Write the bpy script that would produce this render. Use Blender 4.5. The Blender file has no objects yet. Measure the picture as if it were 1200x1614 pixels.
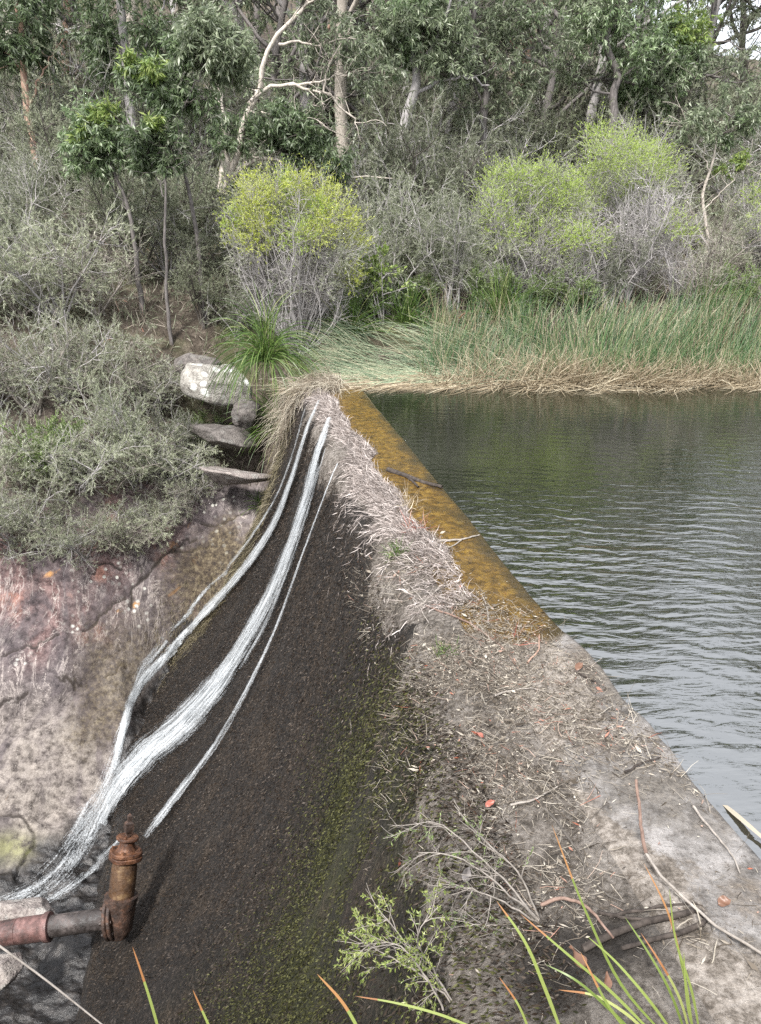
import bpy, math, random
import numpy as np
from mathutils import Vector
R = math.radians
rng = np.random.default_rng(7)
random.seed(7)
sc = bpy.context.scene
COL = sc.collection

# ------------------------------------------------------------------ camera, sky, sun, exposure
CAM_H, PITCH, FPX = 2.4, R(22), 1213.0
cam_d = bpy.data.cameras.new("Camera")
cam = bpy.data.objects.new("Camera", cam_d); COL.objects.link(cam)
cam.location = (0, 0, CAM_H); cam.rotation_euler = (math.pi/2 - PITCH, 0, 0)
cam_d.sensor_fit = 'VERTICAL'; cam_d.sensor_height = 36; cam_d.lens = 36*FPX/1614
cam_d.clip_start = 0.05; cam_d.clip_end = 2000
sc.camera = cam

SUN_EL, SUN_AZ = R(52), R(205)          # azimuth clockwise from +Y
w = bpy.data.worlds.new("World"); sc.world = w; w.use_nodes = True
nt = w.node_tree; nt.nodes.clear()
sky = nt.nodes.new('ShaderNodeTexSky'); sky.sky_type = 'NISHITA'; sky.sun_disc = False
sky.sun_elevation = SUN_EL; sky.sun_rotation = SUN_AZ; sky.dust_density = 4.0; sky.air_density = 1.0
gtc = nt.nodes.new('ShaderNodeTexCoord'); sep = nt.nodes.new('ShaderNodeSeparateXYZ'); cn = nt.nodes.new('ShaderNodeTexNoise'); cn.inputs['Scale'].default_value = 2.2; cn.inputs['Detail'].default_value = 6
nt.links.new(gtc.outputs['Generated'], sep.inputs[0]); nt.links.new(gtc.outputs['Generated'], cn.inputs['Vector'])
def wm(op, a, b):
    q = nt.nodes.new('ShaderNodeMath'); q.operation = op
    for i, v in enumerate((a, b)):
        if isinstance(v, bpy.types.NodeSocket): nt.links.new(v, q.inputs[i])
        else: q.inputs[i].default_value = v
    return q.outputs[0]
veil = wm('MULTIPLY', wm('MULTIPLY_ADD', sep.outputs[2], .25), wm('MULTIPLY_ADD', cn.outputs[0], .5))
for q in nt.nodes:
    if q.type == 'MATH' and q.operation == 'MULTIPLY_ADD': q.inputs[2].default_value = .75
veil = wm('MULTIPLY', veil, 5.4); bw = nt.nodes.new('ShaderNodeCombineColor')
nt.links.new(wm('MULTIPLY', veil, .965), bw.inputs[0]); nt.links.new(wm('MULTIPLY', veil, .99), bw.inputs[1]); nt.links.new(wm('MULTIPLY', veil, 1.04), bw.inputs[2])
mx = nt.nodes.new('ShaderNodeMix'); mx.data_type = 'RGBA'
mx.inputs[0].default_value = 0.86        # overcast: most of the blue is veiled
bg = nt.nodes.new('ShaderNodeBackground'); bg.inputs[1].default_value = 0.15
ow = nt.nodes.new('ShaderNodeOutputWorld')
nt.links.new(sky.outputs[0], mx.inputs[6]); nt.links.new(bw.outputs[0], mx.inputs[7])
nt.links.new(mx.outputs[2], bg.inputs[0]); nt.links.new(bg.outputs[0], ow.inputs[0])
sd = bpy.data.lights.new("sun", 'SUN'); sd.energy = 2.4; sd.angle = R(7); sd.color = (1, .975, .94)
so = bpy.data.objects.new("sun", sd); COL.objects.link(so)
sv = Vector((math.sin(SUN_AZ)*math.cos(SUN_EL), math.cos(SUN_AZ)*math.cos(SUN_EL), math.sin(SUN_EL)))
so.rotation_euler = sv.to_track_quat('Z', 'Y').to_euler()
sc.view_settings.view_transform = 'Standard'; sc.view_settings.look = 'None'
sc.view_settings.gamma = 1; sc.view_settings.exposure = 1.5
sc.cycles.use_denoising = False

# ------------------------------------------------------------------ numeric helpers
def norm(v): return v/np.maximum(np.linalg.norm(v, axis=-1, keepdims=True), 1e-9)
def sstep(a, b, x):
    t = np.clip((x-a)/(b-a), 0, 1); return t*t*(3-2*t)
def _hash(ix, iy, s):
    n = (ix.astype(np.int64)*374761393 + iy.astype(np.int64)*668265263 + s*69069) & 0xffffffff
    n = ((n ^ (n >> 13))*1274126177) & 0xffffffff
    return ((n ^ (n >> 16)) & 0xffff)/65535.0
def vnoise(x, y, s=0):
    x = np.asarray(x, float); y = np.asarray(y, float)
    ix, iy = np.floor(x), np.floor(y); fx, fy = x-ix, y-iy
    fx = fx*fx*(3-2*fx); fy = fy*fy*(3-2*fy)
    a, b = _hash(ix, iy, s), _hash(ix+1, iy, s); c, d = _hash(ix, iy+1, s), _hash(ix+1, iy+1, s)
    return (a+(b-a)*fx)*(1-fy)+(c+(d-c)*fx)*fy-.5
def fbm(x, y, oct=4, s=0):
    r = 0; a = 1.0
    for o in range(oct):
        r = r + a*vnoise(np.asarray(x)*2**o+o*17.3, np.asarray(y)*2**o-o*9.1, s+o); a *= .5
    return r
def ray(px, py):
    cx, cy = px-600.0, 807.0-py
    return cx, FPX*math.cos(PITCH)+cy*math.sin(PITCH), cy*math.cos(PITCH)-FPX*math.sin(PITCH)
def P(px, py, Y):
    a, b, c = ray(px, py); return np.array([a/b*Y, Y, CAM_H+c/b*Y])

# ------------------------------------------------------------------ the lie of the land
R0 = np.array([1.116, 3.816]); DD = np.array([-.2045, .979]); EE = np.array([-.979, -.2045])
def tu(x, y):
    rx, ry = x-R0[0], y-R0[1]
    return rx*DD[0]+ry*DD[1], rx*EE[0]+ry*EE[1]
def from_tu(t, u): return R0[0]+DD[0]*t+EE[0]*u, R0[1]+DD[1]*t+EE[1]*u
PU = [-.05, .55, .72, .84, .93, 1.02, 1.15, 1.35, 1.58, 1.95, 2.38, 2.9, 3.28, 3.46, 3.6, 3.75, 5.0]
PZ = [.01, 0, -.03, -.12, -.32, -.62, -1.0, -1.58, -2.07, -2.75, -3.36, -3.93, -4.25, -4.40, -4.68, -5.05, -6.5]
def catmull(xs, ys, n=600):
    xs = np.array(xs); ys = np.array(ys); m = np.gradient(ys, xs)
    q = np.linspace(xs[0], xs[-1], n); i = np.clip(np.searchsorted(xs, q)-1, 0, len(xs)-2)
    h = xs[i+1]-xs[i]; t = (q-xs[i])/h
    z = (2*t**3-3*t**2+1)*ys[i]+(t**3-2*t**2+t)*h*m[i]+(-2*t**3+3*t**2)*ys[i+1]+(t**3-t**2)*h*m[i+1]
    return q, z
_pq, _pz = catmull(PU, PZ)
def prof(u, t=1.0):
    sh = .19*np.maximum(.6-np.asarray(t), 0)*sstep(.35, .9, u)
    return np.interp(u-sh, _pq, _pz)
T_END = 7.3
def damz(x, y):
    t, u = tu(x, y); lift = .07*sstep(.35, -.6, t+.25*vnoise(t*3+u*4, u*5, 3))*sstep(1.0, .5, u)
    z = prof(u, t)+lift
    return np.where((u < 0) | (t > T_END) | (u > 3.9), -99, z)
def yc(x): return np.interp(x, [-12, -8, -6, -4.9, -4.3, -3.8, -3.3, -2.6, -1.5, 3], [5.4, 5.8, 6.1, 6.34, 6.62, 7.05, 7.42, 7.5, 7.3, 6.8])
VN = [-6, 0, .8, 1.8, 2.4, 3.2, 4.0, 5.0, 6.5, 7.5]
VZ = [-4.9, -4.75, -4.47, -3.9, -3.3, -2.3, -1.55, -.9, .4, .75]
_vq, _vz = catmull(VN, VZ)
def hillz(x, y):
    az = np.arctan2(x, np.maximum(y, 1))
    s = np.interp(az, [-.7, -.2, .1, .35, .6], [.30, .25, .21, .18, .17])
    d = np.maximum(y-13.3, 0)
    far = np.maximum(y-34, 0)
    return .55+d*s*.8+far*np.interp(az, [-.5, .1, .3, .6], [.35, .22, .05, .02])
def G(x, y):
    x = np.asarray(x, float); y = np.asarray(y, float)
    t, u = tu(x, y); n = y-yc(x)
    zv = np.interp(n, _vq, _vz)+.08*np.minimum(x+4, 0)*sstep(5, 0, n)
    zv = zv+.16*fbm(x*.8, y*.8, 4, 11)+.10*sstep(2.4, .5, n)*fbm(x*2.1+3, y*1.2, 4, 21)
    zv = zv-.10*np.exp(-((n-2.2-.35*np.sin(x*1.7))/.13)**2)*sstep(-3.3, -4.2, x)
    zp = np.interp(y, [9, 10.8, 11.6, 12.6, 13.4], [-1.6, -.7, -.15, .22, .5])
    zz = np.where(y > 11.5, zp, zp)
    m = sstep(.25, 1.5, u)
    near = zz*(1-m)+zv*m
    hb = sstep(12.6, 14.2, y)
    z = near*(1-hb)+(hillz(x, y)+.35*fbm(x*.25, y*.25, 3, 5))*hb
    # foot of the dam: the rock is cut back to the line where concrete meets it
    s = u-.9
    tc = np.interp(s, [-.5, .3, 1.6, 2.1, 2.6, 2.95, 3.4], [6.75, 6.75, 6.75, 6.5, 5.9, 4.3, 2.5])
    w_ = sstep(.75, -.15, t-tc+.2*vnoise(x*2.2, y*2.2, 8))*sstep(2.75, 1.7, s+.3*fbm(x*2.1, y*2.1, 3, 13))*(u > -.2)
    z = z*(1-w_)+np.minimum(z, prof(np.clip(u, 0, 3.4), t)-.22)*w_
    # pool floor under the dam, and the near bank where the photographer stands
    z = np.where((u < .3) & (y < 11), np.minimum(z, np.where(u > -.3, -1.0, z)), z)
    nb = np.where(u < 0, -1.6, -9)+0*x
    b1 = np.interp(y, [-8, .45, .95, 3.3], [.95, .85, .25, -5.2])
    nb = np.where(u > -.2, b1, np.interp(y, [-8, -.5, .9], [.9, .6, -1.0]))
    return np.maximum(z, np.where(y < 3.2, nb, -9))
def SURF(x, y): return np.maximum(G(x, y), damz(x, y))
_Ys = np.arange(1.0, 45, .01)
def hit(px, py, f=SURF, lift=0.0):
    a, b, c = ray(px, py); X = a/b*_Ys; Z = CAM_H+c/b*_Ys
    k = np.argmax(f(X, _Ys)+lift >= Z)
    return np.array([X[k], _Ys[k], Z[k]])
def hits(pts, f=SURF, lift=0.0): return np.array([hit(a, b, f, lift) for a, b in pts])

# ------------------------------------------------------------------ mesh helpers
class Acc:
    def __init__(s): s.V = []; s.F = []; s.M = []; s.n = 0
    def add(s, VF, m=0):
        V, F = VF
        if len(V) == 0: return
        s.V.append(V); s.F.append(F+s.n); s.M.append(np.full(len(F), m)); s.n += len(V)
    def build(s, name, mats, parent=None, smooth=True, origin=None, attrs=None):
        V = np.concatenate(s.V); F = np.concatenate(s.F); M = np.concatenate(s.M)
        if origin is not None: V = V-np.asarray(origin)
        me = bpy.data.meshes.new(name)
        me.vertices.add(len(V)); me.vertices.foreach_set('co', V.astype(np.float32).ravel())
        me.loops.add(F.size); me.loops.foreach_set('vertex_index', F.astype(np.int32).ravel())
        me.polygons.add(len(F)); me.polygons.foreach_set('loop_start', np.arange(0, F.size, 4, dtype=np.int32))
        me.polygons.foreach_set('material_index', M.astype(np.int32))
        me.polygons.foreach_set('use_smooth', np.full(len(F), smooth))
        me.update(calc_edges=True)
        for m in (mats if isinstance(mats, (list, tuple)) else [mats]): me.materials.append(m)
        for k, a in (attrs or {}).items():
            at = me.attributes.new(k, 'FLOAT', 'POINT'); at.data.foreach_set('value', np.asarray(a, np.float32).ravel())
        o = bpy.data.objects.new(name, me); COL.objects.link(o)
        if parent: o.parent = parent
        return o
def thing(name, label, cat, loc=(0, 0, 0), group=None):
    o = bpy.data.objects.new(name, None); COL.objects.link(o); o.empty_display_size = .1
    o.location = loc; o['label'] = label; o['category'] = cat
    if group: o['group'] = group
    return o
def tag(o, label=None, cat=None, group=None, kind=None):
    for k, v in (('label', label), ('category', cat), ('group', group), ('kind', kind)):
        if v: o[k] = v
    return o
def dup(root, loc, rz, scale, label, group=None):
    r = root.copy(); COL.objects.link(r)
    r.location = loc; r.rotation_euler = (0, 0, rz); r.scale = scale if hasattr(scale, '__len__') else (scale,)*3
    r['label'] = label
    if group: r['group'] = group
    for ch in root.children:
        c = ch.copy(); COL.objects.link(c); c.parent = r
    return r
def grow(P0, D0, L, K, curl, grav, g=rng):
    P0 = np.array(P0, float); D = norm(np.array(D0, float)); N = len(P0)
    st = (np.broadcast_to(np.asarray(L, float), (N,))/(K-1))[:, None]
    C = np.zeros((N, K, 3)); p = P0
    for k in range(K):
        C[:, k] = p
        D = norm(D+g.normal(0, 1, (N, 3))*curl+np.array([0, 0, grav])); p = p+D*st
    return C
def tube(C, r0, r1, sides=3, g=rng, pw=1.0):
    C = np.asarray(C, float)
    if C.ndim == 2: C = C[None]
    N, K, _ = C.shape
    T = norm(np.gradient(C, axis=1)); ref = np.repeat(norm(g.normal(0, 1, (N, 1, 3))), K, 1)
    if K > 8 or N < 40: ref = ref*0+np.array([.31, .9, .29]) if abs(T[:, :, 1]).mean() < .7 else ref*0+np.array([.9, .2, .35])
    A = norm(np.cross(T, ref)); B = np.cross(T, A)
    f = np.linspace(0, 1, K)**pw
    r0 = np.broadcast_to(np.asarray(r0, float), (N,)); r1 = np.broadcast_to(np.asarray(r1, float), (N,))
    rr = r0[:, None]*(1-f)+r1[:, None]*f
    an = np.arange(sides)*2*math.pi/sides
    V = C[:, :, None]+rr[:, :, None, None]*(np.cos(an)[:, None]*A[:, :, None]+np.sin(an)[:, None]*B[:, :, None])
    i = np.arange(N)[:, None, None]*K*sides; k = np.arange(K-1)[None, :, None]*sides; s = np.arange(sides)[None, None]
    s2 = (s+1) % sides
    F = np.stack([i+k+s, i+k+s2, i+k+sides+s2, i+k+sides+s], -1).reshape(-1, 4)
    return V.reshape(-1, 3), F
def ribbon(C, W, g=rng, face=None):
    """flat tapering blades"""
    N, K, _ = C.shape; T = norm(np.gradient(C, axis=1))
    ref = norm(g.normal(0, 1, (N, 1, 3))) if face is None else np.broadcast_to(face, (N, 1, 3))
    S = norm(np.cross(T, np.repeat(ref, K, 1)))
    f = np.linspace(0, 1, K); prof_ = np.sqrt(np.clip(1-f**2.2, .0004, 1))*(.6+.4*sstep(0, .3, f))
    wd = np.broadcast_to(np.asarray(W, float), (N,))[:, None]*prof_*.5
    V = np.stack([C-S*wd[..., None], C+S*wd[..., None]], 2).reshape(-1, 3)
    i = np.arange(N)[:, None]*K*2; k = np.arange(K-1)[None]*2
    F = np.stack([i+k, i+k+1, i+k+3, i+k+2], -1).reshape(-1, 4)
    return V, F
def leaves(Pb, D, L, W, g=rng):
    N = len(Pb); D = norm(D); S = norm(np.cross(D, norm(g.normal(0, 1, (N, 3)))))
    L = np.broadcast_to(L, (N,))[:, None]; W = np.broadcast_to(W, (N,))[:, None]
    V = np.stack([Pb, Pb+D*L*.42+S*W*.5, Pb+D*L, Pb+D*L*.42-S*W*.5], 1).reshape(-1, 3)
    return V, np.arange(N*4).reshape(-1, 4)
def sample(C, n, lo, hi, g=rng):
    """n random points per curve between lo and hi of its length -> points, tangents"""
    N, K, _ = C.shape; u = g.uniform(lo, hi, (N, n))*(K-1); i = np.clip(u.astype(int), 0, K-2); f = (u-i)[..., None]
    a = np.take_along_axis(C, np.repeat(i[..., None], 3, 2), 1); b = np.take_along_axis(C, np.repeat(i[..., None]+1, 3, 2), 1)
    return (a+(b-a)*f).reshape(-1, 3), norm(b-a).reshape(-1, 3)
def smooth_path(pts, n):
    pts = np.asarray(pts, float); d = np.r_[0, np.cumsum(np.linalg.norm(np.diff(pts, axis=0), axis=1))]
    q = np.linspace(0, d[-1], n); m = np.gradient(pts, d, axis=0) if len(pts) > 2 else np.repeat((pts[1:]-pts[:1])/d[-1], 2, 0)
    i = np.clip(np.searchsorted(d, q, side='right')-1, 0, len(d)-2); h = (d[i+1]-d[i])[:, None]; t = ((q-d[i])[:, None])/h
    return (2*t**3-3*t**2+1)*pts[i]+(t**3-2*t**2+t)*h*m[i]+(-2*t**3+3*t**2)*pts[i+1]+(t**3-t**2)*h*m[i+1]
def grid(X, Y, Z):
    n, m = X.shape; V = np.stack([X, Y, Z], -1).reshape(-1, 3)
    i = np.arange(n-1)[:, None]*m+np.arange(m-1)[None]
    return V, np.stack([i, i+1, i+m+1, i+m], -1).reshape(-1, 4)
def lathe(prof_rz, base, axis, seg=20, wob=0):
    axis = norm(np.array(axis, float)); a = norm(np.cross(axis, [.2, .97, .1])); b = np.cross(axis, a)
    pr = np.array(prof_rz, float); an = np.linspace(0, 2*math.pi, seg, endpoint=False)
    rad = pr[:, 0][:, None]*(1+wob*np.cos(an*4)[None])
    V = np.array(base)+axis*pr[:, 1][:, None, None]+rad[..., None]*(np.cos(an)[:, None]*a+np.sin(an)[:, None]*b)
    K = len(pr); k = np.arange(K-1)[:, None]*seg; s = np.arange(seg)[None]; s2 = (s+1) % seg
    return V.reshape(-1, 3), np.stack([k+s, k+s2, k+seg+s2, k+seg+s], -1).reshape(-1, 4)

# ------------------------------------------------------------------ materials
class NB:
    """small node-building helper"""
    def __init__(s, name):
        s.m = bpy.data.materials.new(name); s.m.use_nodes = True; s.t = s.m.node_tree; s.t.nodes.clear()
        s.out = s.n('ShaderNodeOutputMaterial'); s.b = s.n('ShaderNodeBsdfPrincipled'); s.l(s.b.outputs[0], s.out.inputs[0])
        s.tc = s.n('ShaderNodeTexCoord').outputs['Object']
    def n(s, t): return s.t.nodes.new(t)
    def l(s, a, b): s.t.links.new(a, b)
    def setv(s, sock, v):
        if isinstance(v, bpy.types.NodeSocket): s.l(v, sock)
        elif hasattr(v, '__len__') and len(v) == 3 and sock.type == 'RGBA': sock.default_value = (*v, 1)
        else: sock.default_value = v
    def map(s, scale, rot=(0, 0, 0), src=None):
        m = s.n('ShaderNodeMapping'); s.l(src or s.tc, m.inputs[0]); m.inputs['Scale'].default_value = scale; m.inputs['Rotation'].default_value = rot
        return m.outputs[0]
    def noise(s, scale, det=4, rough=.55, vec=None, dist=0):
        n = s.n('ShaderNodeTexNoise'); s.l(vec or s.tc, n.inputs['Vector']); n.inputs['Scale'].default_value = scale
        n.inputs['Detail'].default_value = det; n.inputs['Roughness'].default_value = rough; n.inputs['Distortion'].default_value = dist
        return n.outputs[0]
    def vor(s, scale, vec=None, feat='F1', out=0):
        n = s.n('ShaderNodeTexVoronoi'); n.feature = feat; s.l(vec or s.tc, n.inputs['Vector']); n.inputs['Scale'].default_value = scale
        return n.outputs[out]
    def ramp(s, fac, stops):
        r = s.n('ShaderNodeValToRGB'); s.setv(r.inputs[0], fac); e = r.color_ramp.elements
        while len(e) < len(stops): e.new(.5)
        for k, (p, c) in enumerate(stops):
            e[k].position = p; e[k].color = (*c, 1) if hasattr(c, '__len__') else (c, c, c, 1)
        return r.outputs[0]
    def mix(s, f, a, b, mode='MIX'):
        m = s.n('ShaderNodeMix'); m.data_type = 'RGBA'; m.blend_type = mode
        s.setv(m.inputs[0], f); s.setv(m.inputs[6], a); s.setv(m.inputs[7], b); return m.outputs[2]
    def math(s, op, a, b=0.0):
        m = s.n('ShaderNodeMath'); m.operation = op; s.setv(m.inputs[0], a); s.setv(m.inputs[1], b); return m.outputs[0]
    def attr(s, name):
        a = s.n('ShaderNodeAttribute'); a.attribute_name = name; return a.outputs['Fac']
    def island(s): return s.n('ShaderNodeNewGeometry').outputs['Random Per Island']
    def objrand(s): return s.n('ShaderNodeObjectInfo').outputs['Random']
    def bump(s, h, strength=.5, dist=.02, normal=None):
        b = s.n('ShaderNodeBump'); s.setv(b.inputs['Height'], h); b.inputs['Strength'].default_value = strength; b.inputs['Distance'].default_value = dist
        if normal: s.l(normal, b.inputs['Normal'])
        s.l(b.outputs[0], s.b.inputs['Normal']); return b.outputs[0]
    def base(s, c, rough=.8, spec=.3):
        s.setv(s.b.inputs['Base Color'], c); s.setv(s.b.inputs['Roughness'], rough); s.setv(s.b.inputs['Specular IOR Level'], spec)
def leafmat(name, stops, transl=.35, rough=.42, spec=.5, hv=.0):
    k = NB(name); c = k.ramp(k.island(), stops)
    if hv:
        h = k.n('ShaderNodeHueSaturation'); k.l(c, h.inputs['Color'])
        k.l(k.math('ADD', k.math('MULTIPLY', k.objrand(), hv), 1-hv*.5), h.inputs['Value']); c = h.outputs[0]
    k.base(c, rough, spec)
    tr = k.n('ShaderNodeBsdfTranslucent'); k.l(c, tr.inputs[0]); ms = k.n('ShaderNodeMixShader'); ms.inputs[0].default_value = transl
    k.l(k.b.outputs[0], ms.inputs[1]); k.l(tr.outputs[0], ms.inputs[2]); k.l(ms.outputs[0], k.out.inputs[0])
    return k.m
def barkmat(name, a, b, streak=(6, 6, 1.2), scale=5):
    k = NB(name); f = k.noise(scale, 5, .65, k.map(streak)); c = k.ramp(f, [(.32, a), (.66, b)])
    f2 = k.noise(40, 3, .6, k.map((1, 1, .3))); c = k.mix(.35, c, k.ramp(f2, [(.35, tuple(.5*x for x in a)), (.65, b)]))
    k.base(c, .85, .2); k.bump(f2, .6, .01); return k.m

M = {}
M['leaf_gum'] = leafmat('gum_leaf', [(0, (.07, .1, .055)), (.35, (.13, .19, .085)), (.7, (.23, .31, .15)), (1, (.45, .5, .38))], transl=.45, hv=.5)
M['leaf_gum_grey'] = leafmat('grey_gum_leaf', [(0, (.10, .12, .08)), (.4, (.175, .22, .125)), (.75, (.28, .33, .2)), (1, (.48, .51, .39))], transl=.45, hv=.5)
M['leaf_gum_young'] = leafmat('young_gum_leaf', [(0, (.10, .16, .03)), (.6, (.2, .28, .07)), (1, (.36, .42, .14))])
M['leaf_tea'] = leafmat('tea_tree_leaf', [(0, (.13, .15, .09)), (.5, (.26, .285, .185)), (1, (.42, .44, .32))], transl=.45, hv=.6)
M['leaf_tea_pale'] = leafmat('pale_tea_tree_leaf', [(0, (.2, .22, .14)), (.5, (.36, .385, .26)), (1, (.54, .56, .42))], transl=.45, hv=.4)
M['leaf_green'] = leafmat('green_shrub_leaf', [(0, (.08, .12, .04)), (.5, (.16, .22, .075)), (1, (.3, .38, .15))], hv=.4)
M['leaf_yellow'] = leafmat('yellow_shoot_leaf', [(0, (.26, .32, .04)), (.5, (.48, .54, .085)), (1, (.66, .7, .2))], .4)
M['leaf_lime'] = leafmat('lime_shoot_leaf', [(0, (.2, .29, .04)), (.5, (.38, .5, .08)), (1, (.52, .64, .17))], .4)
M['strap'] = leafmat('strap_leaf', [(0, (.03, .06, .012)), (.5, (.075, .135, .028)), (.85, (.15, .23, .055)), (1, (.33, .34, .15))], .3)
M['reed_green'] = leafmat('reed_green', [(0, (.035, .10, .035)), (.5, (.08, .17, .065)), (.8, (.18, .26, .11)), (1, (.36, .38, .2))], .15)
M['reed_grey'] = leafmat('reed_grey_green', [(0, (.13, .2, .12)), (.4, (.26, .33, .21)), (.75, (.42, .45, .3)), (1, (.6, .54, .38))], .15)
M['reed_straw'] = leafmat('reed_straw', [(0, (.15, .11, .065)), (.35, (.32, .255, .165)), (.7, (.48, .4, .275)), (1, (.64, .57, .42))], .15)
M['dry_grass'] = leafmat('dry_grass', [(0, (.13, .1, .07)), (.4, (.29, .24, .18)), (.8, (.46, .41, .32)), (1, (.6, .55, .44))], .1)
M['moss_straw'] = leafmat('olive_straw', [(0, (.03, .025, .012)), (.5, (.12, .1, .05)), (.85, (.26, .22, .13)), (1, (.42, .37, .26))], .1)
M['root'] = leafmat('dead_root', [(0, (.09, .073, .064)), (.35, (.25, .213, .193)), (.7, (.43, .375, .345)), (1, (.62, .56, .52))], .1, .7, .3)
M['fleck'] = leafmat('moss_fleck', [(0, (.007, .005, .0035)), (.5, (.026, .017, .011)), (.8, (.05, .036, .025)), (.96, (.08, .062, .048)), (1, (.13, .11, .092))], .05, .6, .25)
M['fleck_green'] = leafmat('moss_fleck_green', [(0, (.009, .01, .004)), (.5, (.033, .034, .011)), (.8, (.07, .07, .022)), (1, (.10, .1, .042))], .05, .65, .2)
M['litter'] = leafmat('litter', [(0, (.035, .027, .02)), (.35, (.13, .108, .084)), (.7, (.28, .245, .2)), (.95, (.46, .42, .35)), (1, (.3, .09, .05))], .1, .7, .2)
M['deadleaf'] = leafmat('dead_leaf', [(0, (.09, .04, .022)), (.5, (.15, .075, .045)), (1, (.2, .12, .08))], .1)
M['redstem'] = leafmat('red_stem', [(0, (.22, .06, .04)), (.6, (.3, .1, .07)), (1, (.36, .24, .16))], .1)
M['grass_fg'] = leafmat('grass_tuft', [(0, (.13, .19, .04)), (.5, (.24, .3, .075)), (1, (.38, .4, .15))], .3)
M['grass_tip'] = leafmat('grass_red_tip', [(0, (.3, .13, .05)), (1, (.38, .2, .08))], .25)
M['twig_grey'] = barkmat('grey_twig', (.26, .24, .23), (.48, .455, .445))
M['twig_pale'] = barkmat('pale_twig', (.17, .15, .13), (.36, .325, .29))
M['twig_dark'] = barkmat('dark_twig', (.05, .043, .036), (.14, .125, .11))
M['bark_grey'] = barkmat('grey_bark', (.2, .185, .18), (.46, .435, .425))
M['bark_dark'] = barkmat('dark_bark', (.06, .053, .05), (.22, .2, .19))
M['bark_pink'] = barkmat('pink_bark', (.26, .15, .11), (.5, .35, .27))
M['bark_pale'] = barkmat('pale_bark', (.3, .26, .22), (.62, .56, .49))
M['stick_brown'] = barkmat('stick_brown', (.09, .055, .042), (.26, .18, .145))
M['wet_wood'] = barkmat('wet_wood', (.02, .016, .014), (.085, .07, .06))

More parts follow.
